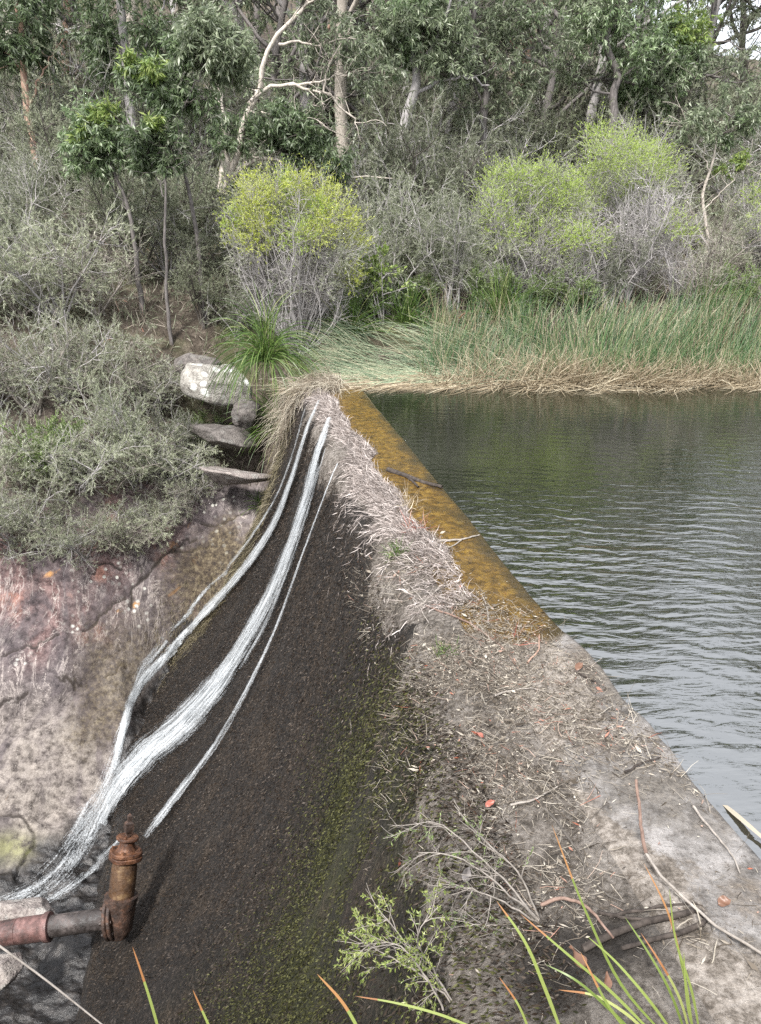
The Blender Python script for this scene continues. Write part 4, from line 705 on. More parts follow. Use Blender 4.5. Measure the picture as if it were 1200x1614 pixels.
px_tree('gum_tree', 'dense dark green gum with full low crown, upper right', 'tree', 22,
        [(1020, 215), (1022, 180), (1030, 140), (1028, 90), (1040, 40)], [([(1025, 160), (1050, 120), (1085, 100)], .05, .02), ([(1028, 110), (1000, 90), (985, 70)], .05, .02), ([(1030, 140), (1070, 140), (1110, 125)], .05, .015)],
        [(1030, 130, 50, 1000, 0, 0), (1000, 150, 42, 800, 0, 0), (1060, 110, 48, 900, 0, 0), (1040, 70, 48, 900, 0, 0), (1095, 50, 42, 600, 1, 0), (1085, 95, 40, 600, 0, 0), (1045, 160, 40, 700, 0, 0), (1075, 30, 34, 400, 1, 0)], M['bark_dark'], LGm, .10, .04, seed=11, leaf=.19, leafw=.045)
px_tree('gum_tree', 'thin pale gum with sparse drooping leaves beside the right picture edge', 'tree', 16,
        [(1108, 440), (1112, 380), (1110, 310), (1118, 270), (1130, 215)], [([(1110, 330), (1140, 300), (1175, 260)], .02, .008), ([(1112, 380), (1090, 330), (1075, 290)], .018, .008), ([(1118, 270), (1105, 225), (1095, 190)], .018, .007)],
        [(1120, 190, 34, 260, 2, 0), (1150, 215, 34, 260, 0, 0), (1090, 190, 30, 200, 2, 0), (1160, 260, 28, 240, 1, 0), (1130, 160, 30, 220, 2, 0), (1185, 165, 34, 300, 2, 0), (1175, 190, 30, 260, 0, 0)], M['bark_pale'], LGm, .045, .018, seed=12, leaf=.14, leafw=.032)
px_tree('gum_tree', 'tall smooth mauve-grey trunked gum, straight, at the upper left', 'tree', 20,
        [(215, 345), (210, 250), (203, 150), (197, 60), (190, -20), (185, -110)], [([(203, 130), (225, 80), (250, 40), (260, -20)], .06, .03), ([(200, 90), (170, 40), (150, -10)], .05, .03)],
        [(150, 35, 50, 800, 0, 0), (135, 75, 42, 600, 0, 0), (245, 50, 50, 800, 0, 0), (240, 100, 40, 500, 0, 0), (200, -40, 80, 900, 0, 0), (160, 110, 36, 350, 0, 0)], M['bark_grey'], LGm, .13, .08, seed=13, leaf=.2, leafw=.042)
px_tree('gum_tree', 'pinkish brown trunked gum with dark clumped crown in the upper left corner', 'tree', 20,
        [(64, 350), (58, 260), (48, 190), (38, 110), (30, 40), (20, -40)], [([(45, 170), (70, 110), (90, 70)], .05, .02), ([(40, 120), (10, 80), (-20, 60)], .05, .02)],
        [(30, 50, 55, 1100, 0, 0), (60, 75, 42, 700, 0, 0), (5, 75, 40, 600, 0, 0), (40, 10, 50, 800, 0, 0), (20, -40, 70, 800, 0, 0), (-20, 40, 50, 500, 0, 0)], M['bark_pink'], LGm, .10, .06, seed=14, leaf=.2, leafw=.042)
px_tree('gum_tree', 'bare pale forked gum reaching past the top edge, left of the old angophora', 'tree', 21,
        [(262, 230), (258, 150), (250, 90), (235, 40), (225, -10), (220, -80)], [([(252, 95), (262, 50), (280, 10), (290, -60)], .06, .04), ([(255, 60), (300, 20), (330, -20)], .05, .03)],
        [(260, -20, 60, 500, 2, 0), (310, -40, 60, 600, 2, 0), (220, -50, 60, 500, 2, 0)], M['bark_pale'], LGm, .11, .06, seed=15, leaf=.2, leafw=.042)
# woodland of gums up the slope
gp = {}
def wood(items, where, group, rnd):
    g = np.random.default_rng(rnd); cnt = {}; tot = {}
    nm = dict(grey='grey-trunked gum', dark='dark-trunked gum', pale='pale-trunked gum', pink='pink-brown trunked gum')
    items = sorted(items, key=lambda q: q[0])
    for it in items: tot[it[2]] = tot.get(it[2], 0)+1
    for px, Y, kind, s in items:
        s = s*1.32; x = (px-600)/1125*Y; z = gz(x, Y)-.1; k = cnt.get(kind, 0); cnt[kind] = k+1; lab = f"{ORD[k]} {nm[kind]} from the left {where}" if tot[kind] > 1 else f"the only {nm[kind]} {where}"
        if kind not in gp:
            spec = dict(grey=(101, M['bark_grey'], M['leaf_gum_grey'], 9, 3.0, dict(first=.45)), dark=(102, M['bark_dark'], M['leaf_gum_grey'], 8, 3.2, dict(first=.22, curl=.15, nlimb=12)), pale=(103, M['bark_pale'], M['leaf_gum'], 10, 3.0, dict(first=.4, curl=.13)), pink=(104, M['bark_pink'], M['leaf_gum'], 9, 2.8, dict(first=.35)))[kind]
            gp[kind] = make_gum('gum_tree', lab, spec[0], spec[1], spec[2], spec[3], spec[4], (x, Y, z), group, leaf=.115, leafw=.027, nl=30, **spec[5]); gp[kind].scale = (s,)*3; gp[kind].rotation_euler = (0, 0, g.uniform(0, 6.28))
        else: dup(gp[kind], (x, Y, z), g.uniform(0, 6.28), (s, s, s*g.uniform(.9, 1.1)), lab, group)
ks = ['grey', 'dark', 'pale', 'grey', 'pink', 'dark', 'grey']
wood([(-90, 23, 'dark', .9), (110, 23.5, 'pale', .9), (330, 24, 'grey', .95), (420, 22.5, 'dark', .85), (500, 24, 'grey', .95), (560, 23, 'pale', .9), (600, 24, 'dark', .9), (690, 23.5, 'grey', .9), (820, 23, 'dark', .85), (870, 24.5, 'grey', .9), (925, 23.5, 'dark', .85), (1300, 23, 'grey', .8), (1350, 21, 'dark', .9), (1420, 23, 'grey', .9)], 'in the front line of the wood', 'gums of the front line of the wood', 21)
wood([(-140+82*i, 29+1.6*math.sin(i*2.3), ks[i % 7], 1.0+.12*math.sin(i*1.9)) for i in range(19) if not (1080 < -140+82*i < 1230)], 'in the second line of the wood', 'gums of the second line of the wood', 22)
wood([(-160+88*i, 38+2.5*math.sin(i*1.3), ks[(i*3+1) % 7], 1.05+.12*math.sin(i*2.9)) for i in range(19) if not (1100 < -160+88*i < 1210)], 'in the back line on the ridge', 'gums of the back line on the ridge', 23)

# undergrowth litter over the hillside (ground cover)
def cover():
    n = 60000; Y = rng.uniform(11.3, 30, n)**1.0; az = rng.uniform(-.62, .62, n); X = Y*np.tan(az); t, u = tu(X, Y); k = ((u > .8) & (Y-yc(X) > 3.9)) | (Y > 13.2); X, Y = X[k], Y[k]; n = len(X)
    p = np.stack([X, Y, G(X, Y)], 1); C = grow(p, rng.normal(0, .5, (n, 3))+[0, 0, .9], rng.uniform(.08, .38, n), 4, .25, -.15)
    a = Acc(); q = rng.uniform(0, 1, n) < .55; a.add(ribbon(C[q], .011), 0); a.add(ribbon(C[~q], .012), 1); o = a.build('undergrowth', [M['litter'], M['leaf_tea']], smooth=False); o['kind'] = 'stuff'; tag(o, 'low dry grass and twig litter covering the hillside floor', 'undergrowth')
cover()

# ------------------------------------------------------------------ reeds and strap plants
def reeds():
    a = Acc(); g = rng
    def bed(n, x0, x1, y0, y1, h, lean, curl, grav, pw=1.0, r=.0045):
        x = g.uniform(x0, x1, n)*1.0; y = y0+(y1-y0)*g.uniform(0, 1, n)**pw+.18*fbm(x*1.3, x*0, 3, 91)
        hh = .68*g.uniform(*h, n)*(.8+.35*vnoise(x*.9, y, 92)+.25); z = np.maximum(G(x, y), -.12)
        k_ = vnoise(x*2.2, y*2.2, 94)+g.uniform(-.35, .35, n) > -.22; x, y, hh, z = x[k_], y[k_], hh[k_], z[k_]; n = len(x); hh = hh*(1+.5*vnoise(x*1.6, y*1.4, 97))
        D = np.stack([g.normal(lean[0], .22, n)+.75*vnoise(x*1.3, y*1.3, 96), g.normal(lean[1], .22, n)+.3*vnoise(x*1.5, y*1.5, 98), np.full(n, lean[2])], 1); C = grow(np.stack([x, y, z], 1), D, hh, 6, curl, grav, g)
        C[:, :, 2] = np.maximum(C[:, :, 2], .004+.02*g.uniform(0, 1, (n, 1))); a.add(tube(C, r*g.uniform(.7, 1.2, n), .0012, 3, g), 0)
    bed(2600, 2.2, 9, 10.95, 13.4, (.75, 1.2), (.22, -.1, 1), .035, -.015, 1.0, .0075)
    bed(1100, 3.2, 9, 10.9, 12.0, (.8, 1.25), (-.15, -.1, 1), .04, -.03, 1.0, .0075)
    bed(900, .6, 2.8, 11.1, 13.2, (.6, 1.0), (.35, -.15, .9), .07, -.05, 1.0, .007)
    bed(1500, -.9, 2.9, 11.0, 13.0, (.7, 1.2), (-.9, -.35, .75), .06, -.09, 1.0, .007); a.M[-1][:] = 1
    bed(1000, -.9, 1.6, 10.8, 12.6, (.6, 1.1), (-1.0, -.5, .4), .08, -.08, 1.0, .007); a.M[-1][:] = 1
    bed(800, 1.5, 6, 11.2, 13.2, (.7, 1.1), (.1, -.1, 1), .06, -.03, 1.0, .0065); a.M[-1][:] = 1
    bed(2600, .6, 9, 10.7, 11.4, (.75, 1.25), (-.15, -.45, .8), .14, -.16, 1.0, .007); a.M[-1][:] = 2
    bed(1700, .9, 9, 10.65, 11.2, (.65, 1.15), (.25, -.25, .8), .16, -.14, 1.0, .007); a.M[-1][:] = 2
    bed(1300, -1.1, 1.8, 10.5, 11.4, (.5, 1.0), (-.8, -.5, .18), .12, -.07, 1.0, .006); a.M[-1][:] = 2
    bed(1500, .8, 9, 11.0, 13.3, (.7, 1.15), (.1, -.15, .9), .07, -.04, 1.0, .0065); a.M[-1][:] = 2
    bed(420, -.5, 7, 10.4, 10.8, (.4, .9), (-.5, -.5, .05), .16, -.05, 1.0, .006); a.M[-1][:] = 2
    o = a.build('reed_bed', [M['reed_green'], M['reed_grey'], M['reed_straw']]); tag(o, 'reeds along the far shore, green and upright at right, flattened straw at left', 'reeds', kind='stuff')
reeds()
def overhang():
    n = 2600; x = rng.uniform(-1.35, -.55, n); y = rng.uniform(10.2, 11.4, n); t, u = tu(x, y); z = np.maximum(SURF(x, y), -1.2)+rng.uniform(0, .12, n)
    C = grow(np.stack([x, y, z], 1), np.stack([rng.normal(-.5, .4, n), rng.normal(-.6, .4, n), rng.normal(.25, .3, n)], 1), rng.uniform(.2, .6, n), 6, .2, -.3)
    a = Acc(); a.add(tube(C, .004, .0012, 3))
    n = 5200; sx = rng.uniform(0, 2.2, n); t = np.interp(sx, [0, 1.6, 2.2], [6.72, 6.72, 6.45])+rng.normal(.12, .17, n); u = .9+sx; x, y = from_tu(t, u); z = SURF(x, y)
    C = grow(np.stack([x, y, z], 1), np.stack([EE[0]*.5+rng.normal(0, .35, n), EE[1]*.5-.35+rng.normal(0, .3, n), rng.normal(-.55, .3, n)], 1), rng.uniform(.05, .22, n)*np.interp(sx, [0, 2.2], [1.2, .5]), 4, .2, -.2); a.add(tube(C, .0028, .001, 3), 1)
    o = a.build('dead_grass', [M['dry_grass'], M['moss_straw']]); tag(o, 'dry straw grass spilling over the far end of the weir', 'dead grass', kind='stuff')
overhang()
def strap(px, py, Y, n, L, label, dz=0, seed=1, drop=-.2, width=.012):
    g = np.random.default_rng(seed); b = P(px, py, Y); z = b[2] if dz is None else gz(b[0], Y)+dz; root = (b[0], Y, z)
    an = g.uniform(0, 6.28, n); el = g.uniform(.35, 1.6, n); D = np.stack([np.cos(an)*np.cos(el), np.sin(an)*np.cos(el), np.sin(el)], 1)
    C = grow(g.normal(0, .06, (n, 3))*[1, 1, .3], D, L*g.uniform(.6, 1.1, n), 9, .04, drop, g); a = Acc(); a.add(ribbon(C, width*g.uniform(.7, 1.2, n), g)); o = a.build('strap_plant', M['strap'], smooth=False); o.location = root
    tag(o, label, 'strap plant', 'green strap-leaved plants'); return o
strap(440, 560, 11.6, 420, 1.0, 'largest strap-leaved plant, hanging beside the white boulder', 0, 1)
strap(420, 568, 11.0, 420, 1.15, 'strap-leaved plant drooping in front of the largest one, nearest the dam', None, 4, -.3)
strap(412, 670, 10.9, 90, .45, 'small strap-leaved tuft under the dark boulder by the dam', 0, 2)
strap(550, 515, 12.9, 320, 1.0, 'bright strap-leaved plant right of the yellow-lime bush', 0, 3, -.08)
strap(790, 500, 13.4, 260, .9, 'strap-leaved clump in the middle of the reeds\' back edge', 0, 5, -.1)
strap(640, 510, 13.2, 200, .8, 'strap-leaved clump under the light green leafy sapling', 0, 6, -.1)
strap(1115, 470, 13.9, 160, .9, 'strap-leaved clump behind the reeds near the right edge', 0, 7, -.02)

# ------------------------------------------------------------------ boulders
def boulder(px, py, Y, r, mat, label, seed, name='boulder', flat=None):
    c = P(px, py, Y); nu, nv = 64, 40; th = np.linspace(0, 2*math.pi, nu, endpoint=False); ph = np.linspace(.02, math.pi-.02, nv); Th, Ph = np.meshgrid(th, ph, indexing='ij')
    d = np.stack([np.sin(Ph)*np.cos(Th), np.sin(Ph)*np.sin(Th), np.cos(Ph)], -1); g = np.random.default_rng(seed)
    rad = np.full(Th.shape, 1.25)
    for _ in range(13):
        nrm = norm(g.normal(0, 1, 3)); off = g.uniform(.55, .92); dn = d@nrm; rad = np.where(dn > .05, np.minimum(rad, off/np.maximum(dn, .05)), rad)
    rad = rad*(1+.10*fbm(d[..., 0]*2.5+seed, d[..., 1]*2.5+d[..., 2]*2, 4, seed)+.03*fbm(d[..., 0]*9, d[..., 1]*9+d[..., 2]*7, 3, seed+3)); V = d*rad[..., None]*np.array(r)
    i = np.arange(nu)[:, None]*nv+np.arange(nv-1)[None]; j = ((np.arange(nu)[:, None]+1) % nu)*nv+np.arange(nv-1)[None]; F = np.stack([i, i+1, j+1, j], -1).reshape(-1, 4)
    a = Acc(); a.add((V.reshape(-1, 3), F)); o = a.build(name, mat); o.location = c; o.rotation_euler = flat or (0, 0, 0); tag(o, label, 'boulder'); return o
boulder(348, 606, 11.9, (.52, .42, .36), M['boulder_white'], 'white lichen-covered boulder beside the strap plants', 3, flat=(.15, .1, .1))
boulder(385, 660, 11.5, (.26, .3, .24), M['boulder_grey'], 'dark grey rounded boulder tucked under the white one', 5)
boulder(366, 752, 10.75, (.5, .42, .16), M['boulder_mauve'], 'flat pale ledge rock overhanging the red slab near the dam', 8, 'flat_rock', (-.25, .18, .2))
boulder(348, 690, 11.3, (.46, .46, .2), M['boulder_grey'], 'low mauve-grey rock littered with leaves above the flat ledge rock', 9, flat=(-.3, .1, 0))
boulder(316, 584, 12.3, (.36, .4, .24), M['boulder_grey'], 'half-buried brown rock behind the white boulder', 12)
boulder(40, 1440, 5.75, (.4, .22, .13), M['boulder_mauve'], 'pale rock just behind the rusty pipe', 15)
boulder(-5, 1525, 5.2, (.26, .2, .12), M['boulder_mauve'], 'pale rock in front of the rusty pipe at the left picture edge', 16)

# ------------------------------------------------------------------ the outlet pipe with its valve
def pipe():
    hB = hit(182, 1447); YB = hB[1]*.925; A = P(-70, 1482, YB*.975); B = P(174, 1447, YB); ax = norm(B-A); root = thing('outlet_pipe', 'rusted iron outlet pipe with upright gate valve at the foot of the dam', 'pipe', B); og = np.array(B)
    L = np.linalg.norm(B-A); J = .0
    def part(name, shapes, mats, parent=root):
        a = Acc()
        for s, m in shapes: a.add(s, m)
        o = a.build(name, mats, parent, origin=og); 
        mo = o.modifiers.new('edges', 'EDGE_SPLIT'); mo.split_angle = R(40); return o
    r = .118
    def ring(r_, h, b=.008, hole=0): return [(hole or .001, 0), (r_-b, 0), (r_, b), (r_, h-b), (r_-b, h), (hole or .001, h)]
    part('pipe', [(lathe([(r, .0), (r, L*.45), (r*1.0, L)], A, ax, 28), 0)], [M['pipe_iron']])
    j = A+ax*(L*.52)
    part('socket', [(lathe([(r*1.02, 0), (r*1.18, .02), (r*1.2, .30), (r*1.34, .32), (r*1.34, .38), (r*1.0, .385)], j-ax*.37, ax, 28), 0)], [M['pipe_red']])
    part('socket', [(lathe([(r*1.02, -.4), (r*1.12, -.38), (r*1.15, 0), (r*1.0, .01)], j-ax*.36, ax, 28), 0)], [M['pipe_red']])
    V0 = B+ax*.10; up = norm(np.array([.10, .40, .92])); root.scale = (.82, .82, .82)
    f = part('flange', [(lathe(ring(.235, .04), B-ax*.03, ax, 28), 0), (lathe(ring(.235, .04), B+ax*.018, ax, 28), 0)], [M['rust_dark']])
    e1 = norm(np.cross(ax, up)); e2 = np.cross(e1, ax)
    for k in range(8):
        an = k*math.pi/4+.2; c = B+(e1*math.cos(an)+e2*math.sin(an))*.19; part('bolt', [(lathe([(.001, -.06), (.02, -.06), (.02, -.03), (.02, .07), (.001, .07)], c, ax, 6), 0)], [M['rust_dark']], root)
    part('valve_bowl', [(lathe([(.001, -.24), (.11, -.22), (.16, -.12), (.165, .02), (.17, .12), (.185, .20), (.185, .245), (.14, .25)], V0, up, 26), 0)], [M['rust_dark']])
    b0 = V0+up*.20
    part('valve_body', [(lathe([(.135, 0), (.142, .1), (.145, .22), (.14, .36), (.13, .44), (.125, .5)], b0, up, 26), 0)], [M['rust_tan']])
    for k, (o_, rr, hh, wb) in enumerate([(.455, .185, .05, .05), (.51, .18, .045, .05)]): part('bonnet_flange', [(lathe(ring(rr, hh), b0+up*o_, up, 32, wb), 0)], [M['rust_orange']])
    u1 = norm(np.cross(up, ax)); u2 = np.cross(u1, up)
    for k in range(4):
        an = k*math.pi/2; c = b0+up*.555+(u1*math.cos(an)+u2*math.sin(an))*.15; part('bolt', [(lathe([(.001, -.02), (.019, -.02), (.019, .028), (.001, .03)], c, up, 6), 0)], [M['rust_orange']])
    part('stuffing_box', [(lathe([(.12, .55), (.1, .57), (.085, .62), (.08, .68), (.001, .69)], b0, up, 22), 0)], [M['rust_orange']])
    part('gland_flange', [(lathe(ring(.125, .035, hole=.035), b0+up*.675, up, 28, .05), 0)], [M['rust_orange']])
    for k in range(2): c = b0+up*.71+u1*(.09 if k else -.09); part('bolt', [(lathe([(.001, -.02), (.016, -.02), (.016, .03), (.001, .032)], c, up, 6), 0)], [M['rust_orange']])
    part('stem', [(lathe([(.03, .66), (.032, .75), (.052, .76), (.066, .80), (.06, .86), (.03, .88), (.034, .94), (.001, .97)], b0, up, 4), 0)], [M['rust_dark']])
pipe()

# ------------------------------------------------------------------ sticks, leaves and weeds on the crest
def on(pts, lift=.012): return [hit(a, b)+np.array([0, 0, lift+(c[0] if c else 0)]) for a, b, *c in pts]
def stick(name, label, pts, r0, r1, mat, subs=(), n=26, sides=6, group=None, lift=.012, kinky=.003):
    q = smooth_path(on(pts, lift), n); q += kinky*np.stack([fbm(np.linspace(0, 6, n), np.zeros(n)+k*7+pts[0][0], 3, 5) for k in range(3)], 1)*2.5; a = Acc(); org = q[0].copy(); a.add(tube(q[None], r0, r1, sides))
    for sp in subs: s = smooth_path(on(sp, lift), 12); s += rng.normal(0, .002, s.shape); a.add(tube(s[None], r0*.55, r1*.6, 5))
    o = a.build(name, mat, origin=org); o.location = org; tag(o, label, 'stick', group); return o
stick('branch', 'dark waterlogged branch lying across the amber crest into the pond', [(612, 742), (640, 752), (668, 762), (697, 770)], .028, .016, M['wet_wood'], [[(640, 752), (652, 762), (660, 770)], [(690, 766), (705, 772), (722, 770)]])
stick('stick', 'pale forked twig across the amber crest halfway along', [(690, 855), (720, 853), (745, 848), (756, 845)], .011, .005, M['twig_pale'], [[(728, 853), (715, 862), (700, 868)]])
stick('stick', 'long reddish brown stick lying on the grey litter near the end of the amber water', [(672, 958), (705, 970), (740, 985), (775, 1010), (800, 1032)], .007, .004, M['stick_brown'])
stick('stick', 'pale forked stick on the litter left of the long reddish stick', [(628, 970), (662, 957), (680, 940), (702, 925)], .009, .005, M['twig_pale'], [[(662, 957), (668, 972), (677, 985)]])
stick('stick', 'short twig standing up at the dry edge of the amber water', [(770, 985), (768, 965), (763, 945)], .006, .004, M['twig_pale'])
stick('stick', 'long pale straight stick across the near crest, brown broken upper end', [(1010, 1378, .10), (1050, 1425, .08), (1120, 1475, .05), (1215, 1530, .03)], .0055, .005, M['twig_pale'])
stick('stick', 'reddish brown stub leaning up from the long pale stick', [(1012, 1382, .10), (1000, 1340, .16), (992, 1302, .22)], .0075, .006, M['stick_brown'])
stick('bark_strip', 'black curled strip of bark under the long pale stick', [(918, 1500), (960, 1480), (1010, 1462), (1065, 1447), (1100, 1440), (1112, 1450), (1080, 1470), (1030, 1486), (980, 1500)], .014, .008, M['wet_wood'], [[(960, 1448), (1010, 1440), (1060, 1430), (1100, 1428)], [(940, 1440), (990, 1452), (1040, 1450)]])
stick('root', 'pinkish grey root arching beside the dead brown leaf', [(850, 1440, .03), (890, 1440, .06), (930, 1460, .06), (965, 1490, .02)], .008, .004, M['stick_brown'])
for i, (p0, lab) in enumerate([([(1040, 1010), (1040, 1010)], '')][:0]): pass
small = [([(1090, 1275), (1110, 1300), (1150, 1350), (1165, 1382)], 'thin pale stalk along the water edge of the near crest'), ([(860, 1280), (905, 1340), (960, 1420), (985, 1430)], 'thin dark stalk pointing at the long pale stick'), ([(830, 1050), (845, 1035), (850, 1005)], 'bent twig at the last patch of amber water'),
         ([(905, 1062), (930, 1075), (945, 1085)], 'short dark twig at the pond edge of the dry crest'), ([(985, 1222), (1015, 1208), (1040, 1199)], 'dark twig lying near the pond edge halfway along the dry crest'), ([(780, 1100), (830, 1090), (870, 1096)], 'grey twig on the middle of the dry crest'),
         ([(620, 905), (650, 930), (670, 955)], 'grey twig on the litter below the red weeds'), ([(805, 1275), (850, 1262), (880, 1245)], 'bluish grey twig lying by the red leaf')]
for i, (p, lab) in enumerate(small): stick('twig', lab, p, .006, .003, M[['twig_pale', 'twig_dark', 'bark_pink', 'wet_wood', 'wet_wood', 'twig_pale', 'twig_pale', 'twig_pale'][i]], lift=.02, sides=5)
def one_leaf(px, py, L, W, rot, label, mat, tilt=.3, lift=.03):
    n, m = 12, 6; u = np.linspace(0, 1, n)[:, None]; v = np.linspace(-1, 1, m)[None]; wd = W*.5*np.sin(np.clip(u*1.02, 0, 1)**.8*math.pi)**.8; X = (u-.5)*L+0*v; Y = v*wd; Z = .25*W*np.abs(v)*np.sin(u*math.pi)+.2*L*(u-.5)**2+.1*W*np.sin(u*9+v*2)
    a = Acc(); a.add(grid(X, Y, Z)); o = a.build('dead_leaf', mat); c = hit(px, py); o.location = c+np.array([0, 0, lift]); o.rotation_euler = (tilt, -.2, rot); tag(o, label, 'leaf', 'dead leaves on the near crest'); return o
one_leaf(905, 1532, .085, .062, 1.9, 'broad curled brown leaf, largest on the near crest', M['deadleaf'], .6, .06)
one_leaf(955, 1560, .06, .026, 1.4, 'narrow orange-brown leaf right of the broad brown one', M['deadleaf'], .4, .04)
one_leaf(772, 1275, .05, .026, .5, 'small bright red leaf on the dark litter', M['redstem'], .4)
one_leaf(755, 1167, .05, .03, 2.5, 'red-brown leaf farthest along the dry crest', M['redstem'], .2)
one_leaf(1140, 1432, .05, .04, .2, 'pinkish dead leaf near the water edge by the long stick', M['deadleaf'], .1)
one_leaf(632, 1362, .08, .02, 1.2, 'long rust red leaf stuck on the mossy face', M['redstem'], .9)
one_leaf(912, 1058, .07, .035, .8, 'brown leaf at the pond edge where the amber ends', M['deadleaf'], .3)
one_leaf(735, 1388, .07, .035, 1.2, 'slate grey leaf lying on the dark litter by the pale twigs', M['bark_dark'], .3)
def weed(px, py, n, L, mat, label, spread=.8, lift=0.0, name='weed', wd=.005):
    c = hit(px, py); C = grow(np.zeros((n, 3))+rng.normal(0, .04, (n, 3))*[1, 1, .2], rng.normal(0, spread, (n, 3))+[0, 0, .8], L*rng.uniform(.5, 1.1, n), 6, .15, -.12); a = Acc(); a.add(ribbon(C, wd)); o = a.build(name, mat, smooth=False); o.location = c; tag(o, label, 'weed'); return o
weed(655, 838, 55, .2, M['redstem'], 'red-stemmed dry weed on the litter beside the amber crest')
weed(648, 800, 40, .24, M['reed_straw'], 'straw-coloured weed just behind the red-stemmed one')
weed(628, 874, 90, .14, M['strap'], 'small green grass tuft on the litter at the dam lip', .6)
weed(825, 1010, 14, .2, M['redstem'], 'sparse reddish weed at the near end of the amber water', .5)
weed(1105, 1480, 30, .12, M['litter'], 'dry straw tuft beside the black bark strip', .8)
weed(700, 1030, 70, .1, M['strap'], 'low greenish tuft on the grey litter of the lip', .9)
# reed blade lying in the pond
q = px_path([(1140, 1262), (1170, 1290), (1215, 1330)], 0, 8) if False else smooth_path([hit(1138, 1265, lambda x, y: x*0+.0), hit(1170, 1292, lambda x, y: x*0+.02), hit(1225, 1340, lambda x, y: x*0+.03)], 12)
a = Acc(); a.add(ribbon(q[None], .03, face=np.array([0, .3, 1]))); o = a.build('reed_blade', M['dry_grass'], origin=q[0]); o.location = q[0]; tag(o, 'dry brown reed blade floating on the pond by the near crest', 'reed blade')
# loose litter on the crest (uncountable)
def litter():
    n = 74000; t = rng.uniform(-3.2, 2.2, n); u = rng.uniform(0.02, 1.0, n)*(1+.25*np.maximum(.6-t, 0)); dens = np.clip(.42+2.0*fbm(t*2.0, u*2.6, 4, 95), 0.03, 1)*np.where(u > .4, 1, .6)*np.where(u > .3, sstep(2.3, .6, t-.8*u), sstep(.9, -.1, t-.5*u)); k = rng.uniform(0, 1, n) < dens; t, u = t[k], u[k]; n = len(t)
    x, y = from_tu(t, u); p = np.stack([x, y, damz(x, y)+rng.uniform(-.004, .02, n)], 1); D = rng.normal(0, 1, (n, 3))*[1, 1, .22]; a = Acc(); s = rng.uniform(0, 1, n) < .5
    a.add(leaves(p[s], D[s], (.01+.035*rng.uniform(0, 1, s.sum())**3), rng.uniform(.003, .009, s.sum()))); C = grow(p[~s], D[~s], (.02+.12*rng.uniform(0, 1, (~s).sum())**2.5), 4, .16, 0); C[:, :, 2] = np.maximum(C[:, :, 2], p[~s][:, None, 2]-.004); a.add(tube(C, rng.uniform(.0008, .002, len(C)), .0006, 3))
    k2 = rng.choice(n, 420, replace=False); a.add(leaves(p[k2]+[0, 0, .008], D[k2]*[1, 1, .6], rng.uniform(.025, .06, 420), rng.uniform(.008, .02, 420)))
    o = a.build('leaf_litter', M['litter'], smooth=False); tag(o, 'loose dead leaf and twig litter strewn over the near crest', 'leaf litter', kind='stuff')
litter()

# ------------------------------------------------------------------ foreground plants
def fg_shrub(name, label, stems, leafs, seed, nl=16, leafy=.7, ntw=7):
    g = np.random.default_rng(seed); S = Acc(); Fo = Acc(); org = None; cs = []
    for pts in stems:
        q = smooth_path([P(a, b, c) for a, b, c in pts], 14); q += g.normal(0, .003, q.shape); org = q[0].copy() if org is None else org; cs.append(q); S.add(tube(q[None], .0042, .0015, 5, g))
    cs = np.array(cs); p, t = sample(cs, ntw, .3, 1, g); b = grow(p, t*.8+g.normal(0, .45, p.shape), g.uniform(.06, .17, len(p)), 6, .13, -.02, g); S.add(tube(b, .0017, .0007, 4, g))
    p, t = sample(b, 4, .2, 1, g); tw = grow(p, t*.8+g.normal(0, .5, p.shape), g.uniform(.03, .08, len(p)), 4, .12, .0, g); S.add(tube(tw, .001, .0005, 3, g))
    k = g.uniform(0, 1, len(tw)) < leafy; p, t = sample(tw[k], nl, .1, 1.05, g); d = t*.8+g.normal(0, .55, p.shape); Fo.add(leaves(p, d, g.uniform(.010, .019, len(p)), g.uniform(.0028, .005, len(p)), g))
    r = thing(name, label, 'shrub', org); S.build('stems', M['twig_pale'], r, origin=org); Fo.build('foliage', leafs, r, smooth=False, origin=org); return r
fg_shrub('heath_shrub', 'pale bare-twigged heath shrub arching left over the near dam lip', [[(850, 1450, 2.0), (800, 1395, 2.05), (745, 1340, 2.1), (700, 1300, 2.15), (640, 1300, 2.2)], [(850, 1450, 2.0), (790, 1400, 2.0), (720, 1350, 2.05), (660, 1345, 2.1)], [(850, 1450, 2.0), (820, 1380, 2.05), (760, 1320, 2.12), (715, 1270, 2.18)], [(850, 1455, 2.0), (790, 1420, 2.0), (740, 1400, 2.0), (690, 1390, 2.05)]], M['leaf_green'], 61, 12, .3, 9)
fg_shrub('heath_shrub', 'leafy green heath shrub spreading over the dark face at the bottom', [[(745, 1625, 1.75), (700, 1560, 1.8), (650, 1500, 1.85), (610, 1450, 1.9)], [(745, 1625, 1.75), (680, 1550, 1.8), (620, 1510, 1.85), (550, 1470, 1.9)], [(745, 1625, 1.75), (690, 1540, 1.8), (660, 1470, 1.85), (690, 1430, 1.9)], [(700, 1600, 1.75), (665, 1530, 1.8), (630, 1490, 1.82), (580, 1490, 1.85)]], M['grass_fg'], 62, 18, .8, 11)
fg_shrub('heath_shrub', 'small leafy heath sprig between the pale twigs and the grass tuft', [[(840, 1500, 1.95), (790, 1490, 1.95), (740, 1510, 1.95), (700, 1500, 1.95)], [(840, 1500, 1.95), (780, 1530, 1.9), (740, 1550, 1.88)], [(840, 1500, 1.95), (790, 1460, 2.0), (740, 1460, 2.0)]], M['leaf_green'], 63, 12, .5, 6)
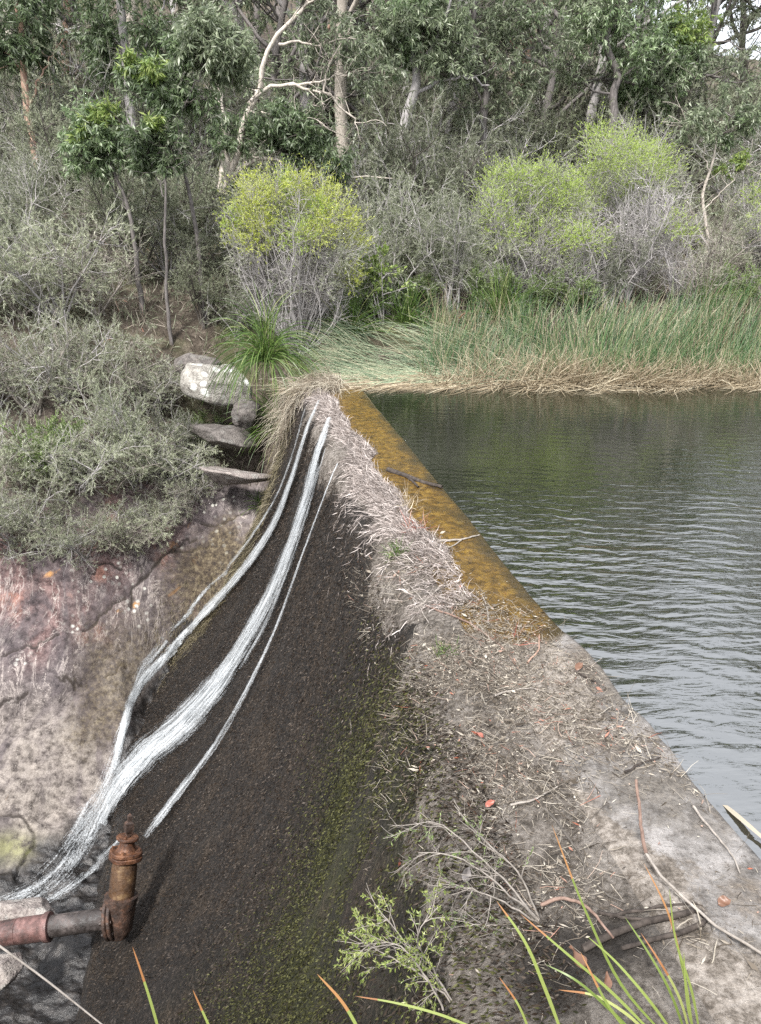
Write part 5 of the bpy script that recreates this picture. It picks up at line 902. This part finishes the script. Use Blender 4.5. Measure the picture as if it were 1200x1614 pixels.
def blades(name, label, lst, wd=.008, group=None):
    a = Acc(); org = None
    for pts, tip in lst:
        q = smooth_path([P(x, y, Y) for x, y, Y in pts], 18); org = q[0].copy() if org is None else org; V, F = ribbon(q[None], wd, face=np.array([.25, -.75, .6])); k = int(len(F)*(1-tip)); a.add((V, F[:k]), 0)
        if tip: a.add((V.copy(), F[k:]), 1)
    o = a.build(name, [M['grass_fg'], M['grass_tip']], origin=org); o.location = org; tag(o, label, 'grass', group); return o
G1 = [([(1095, 1640, 1.5), (1075, 1520, 1.55), (1050, 1430, 1.6), (1015, 1360, 1.66)], .42), ([(1085, 1640, 1.5), (1045, 1540, 1.55), (1015, 1490, 1.6), (985, 1445, 1.65)], 0), ([(1070, 1640, 1.5), (1010, 1560, 1.55), (965, 1510, 1.6), (925, 1475, 1.63)], 0),
      ([(1055, 1640, 1.52), (985, 1560, 1.58), (925, 1440, 1.66), (870, 1300, 1.75)], .2), ([(1105, 1640, 1.5), (1090, 1560, 1.52), (1065, 1480, 1.56), (1055, 1400, 1.6)], 0), ([(1040, 1640, 1.5), (960, 1560, 1.56), (890, 1500, 1.6), (820, 1440, 1.66)], .15),
      ([(1010, 1640, 1.5), (960, 1590, 1.53), (900, 1540, 1.56), (860, 1520, 1.6)], 0), ([(1090, 1640, 1.5), (1070, 1570, 1.52), (1030, 1500, 1.56), (1010, 1470, 1.6)], .3), ([(1000, 1640, 1.5), (950, 1570, 1.54), (930, 1530, 1.57), (915, 1500, 1.6)], .3), ([(1100, 1640, 1.5), (1085, 1590, 1.5), (1080, 1545, 1.52), (1078, 1500, 1.55)], 0), ([(1030, 1640, 1.5), (990, 1600, 1.52), (940, 1570, 1.55), (880, 1560, 1.58)], .2)]
blades('grass_tuft', 'long green grass tuft with orange tips at the bottom right', G1, .009)
blades('grass_tuft', 'broad green blade with red tip arching up beside the heath twigs', [([(890, 1640, 1.45), (860, 1560, 1.5), (825, 1480, 1.55), (783, 1420, 1.6)], .1)], .011)
blades('grass_tuft', 'single green blade with red tip rising in front of the valve foot', [([(255, 1640, 1.3), (238, 1580, 1.32), (222, 1530, 1.34), (209, 1492, 1.36)], .3)], .007)
blades('grass_tuft', 'short orange-tipped blade at the bottom between valve and dam face', [([(340, 1640, 1.3), (322, 1600, 1.32), (304, 1560, 1.34)], .4)], .006)
blades('grass_tuft', 'thick red blade poking up at bottom centre', [([(575, 1640, 1.25), (540, 1580, 1.28), (500, 1535, 1.3)], .55)], .008)
blades('grass_tuft', 'green blade lying almost flat along the bottom edge', [([(760, 1625, 1.4), (690, 1598, 1.42), (620, 1580, 1.44), (560, 1570, 1.46)], .12)], .007)
blades('grass_tuft', 'short red-based blade right of the leafy heath shrub', [([(840, 1640, 1.42), (815, 1580, 1.45), (787, 1540, 1.48)], .35)], .007)
q = smooth_path([P(-30, 1470, 1.5), P(60, 1535, 1.45), P(180, 1630, 1.4)], 14); a = Acc(); a.add(tube(q[None], .0035, .002, 5)); o = a.build('grass_stalk', M['twig_pale'], origin=q[-1]); o.location = q[-1]; tag(o, 'thin bleached stalk slanting across the bottom left corner', 'stalk')
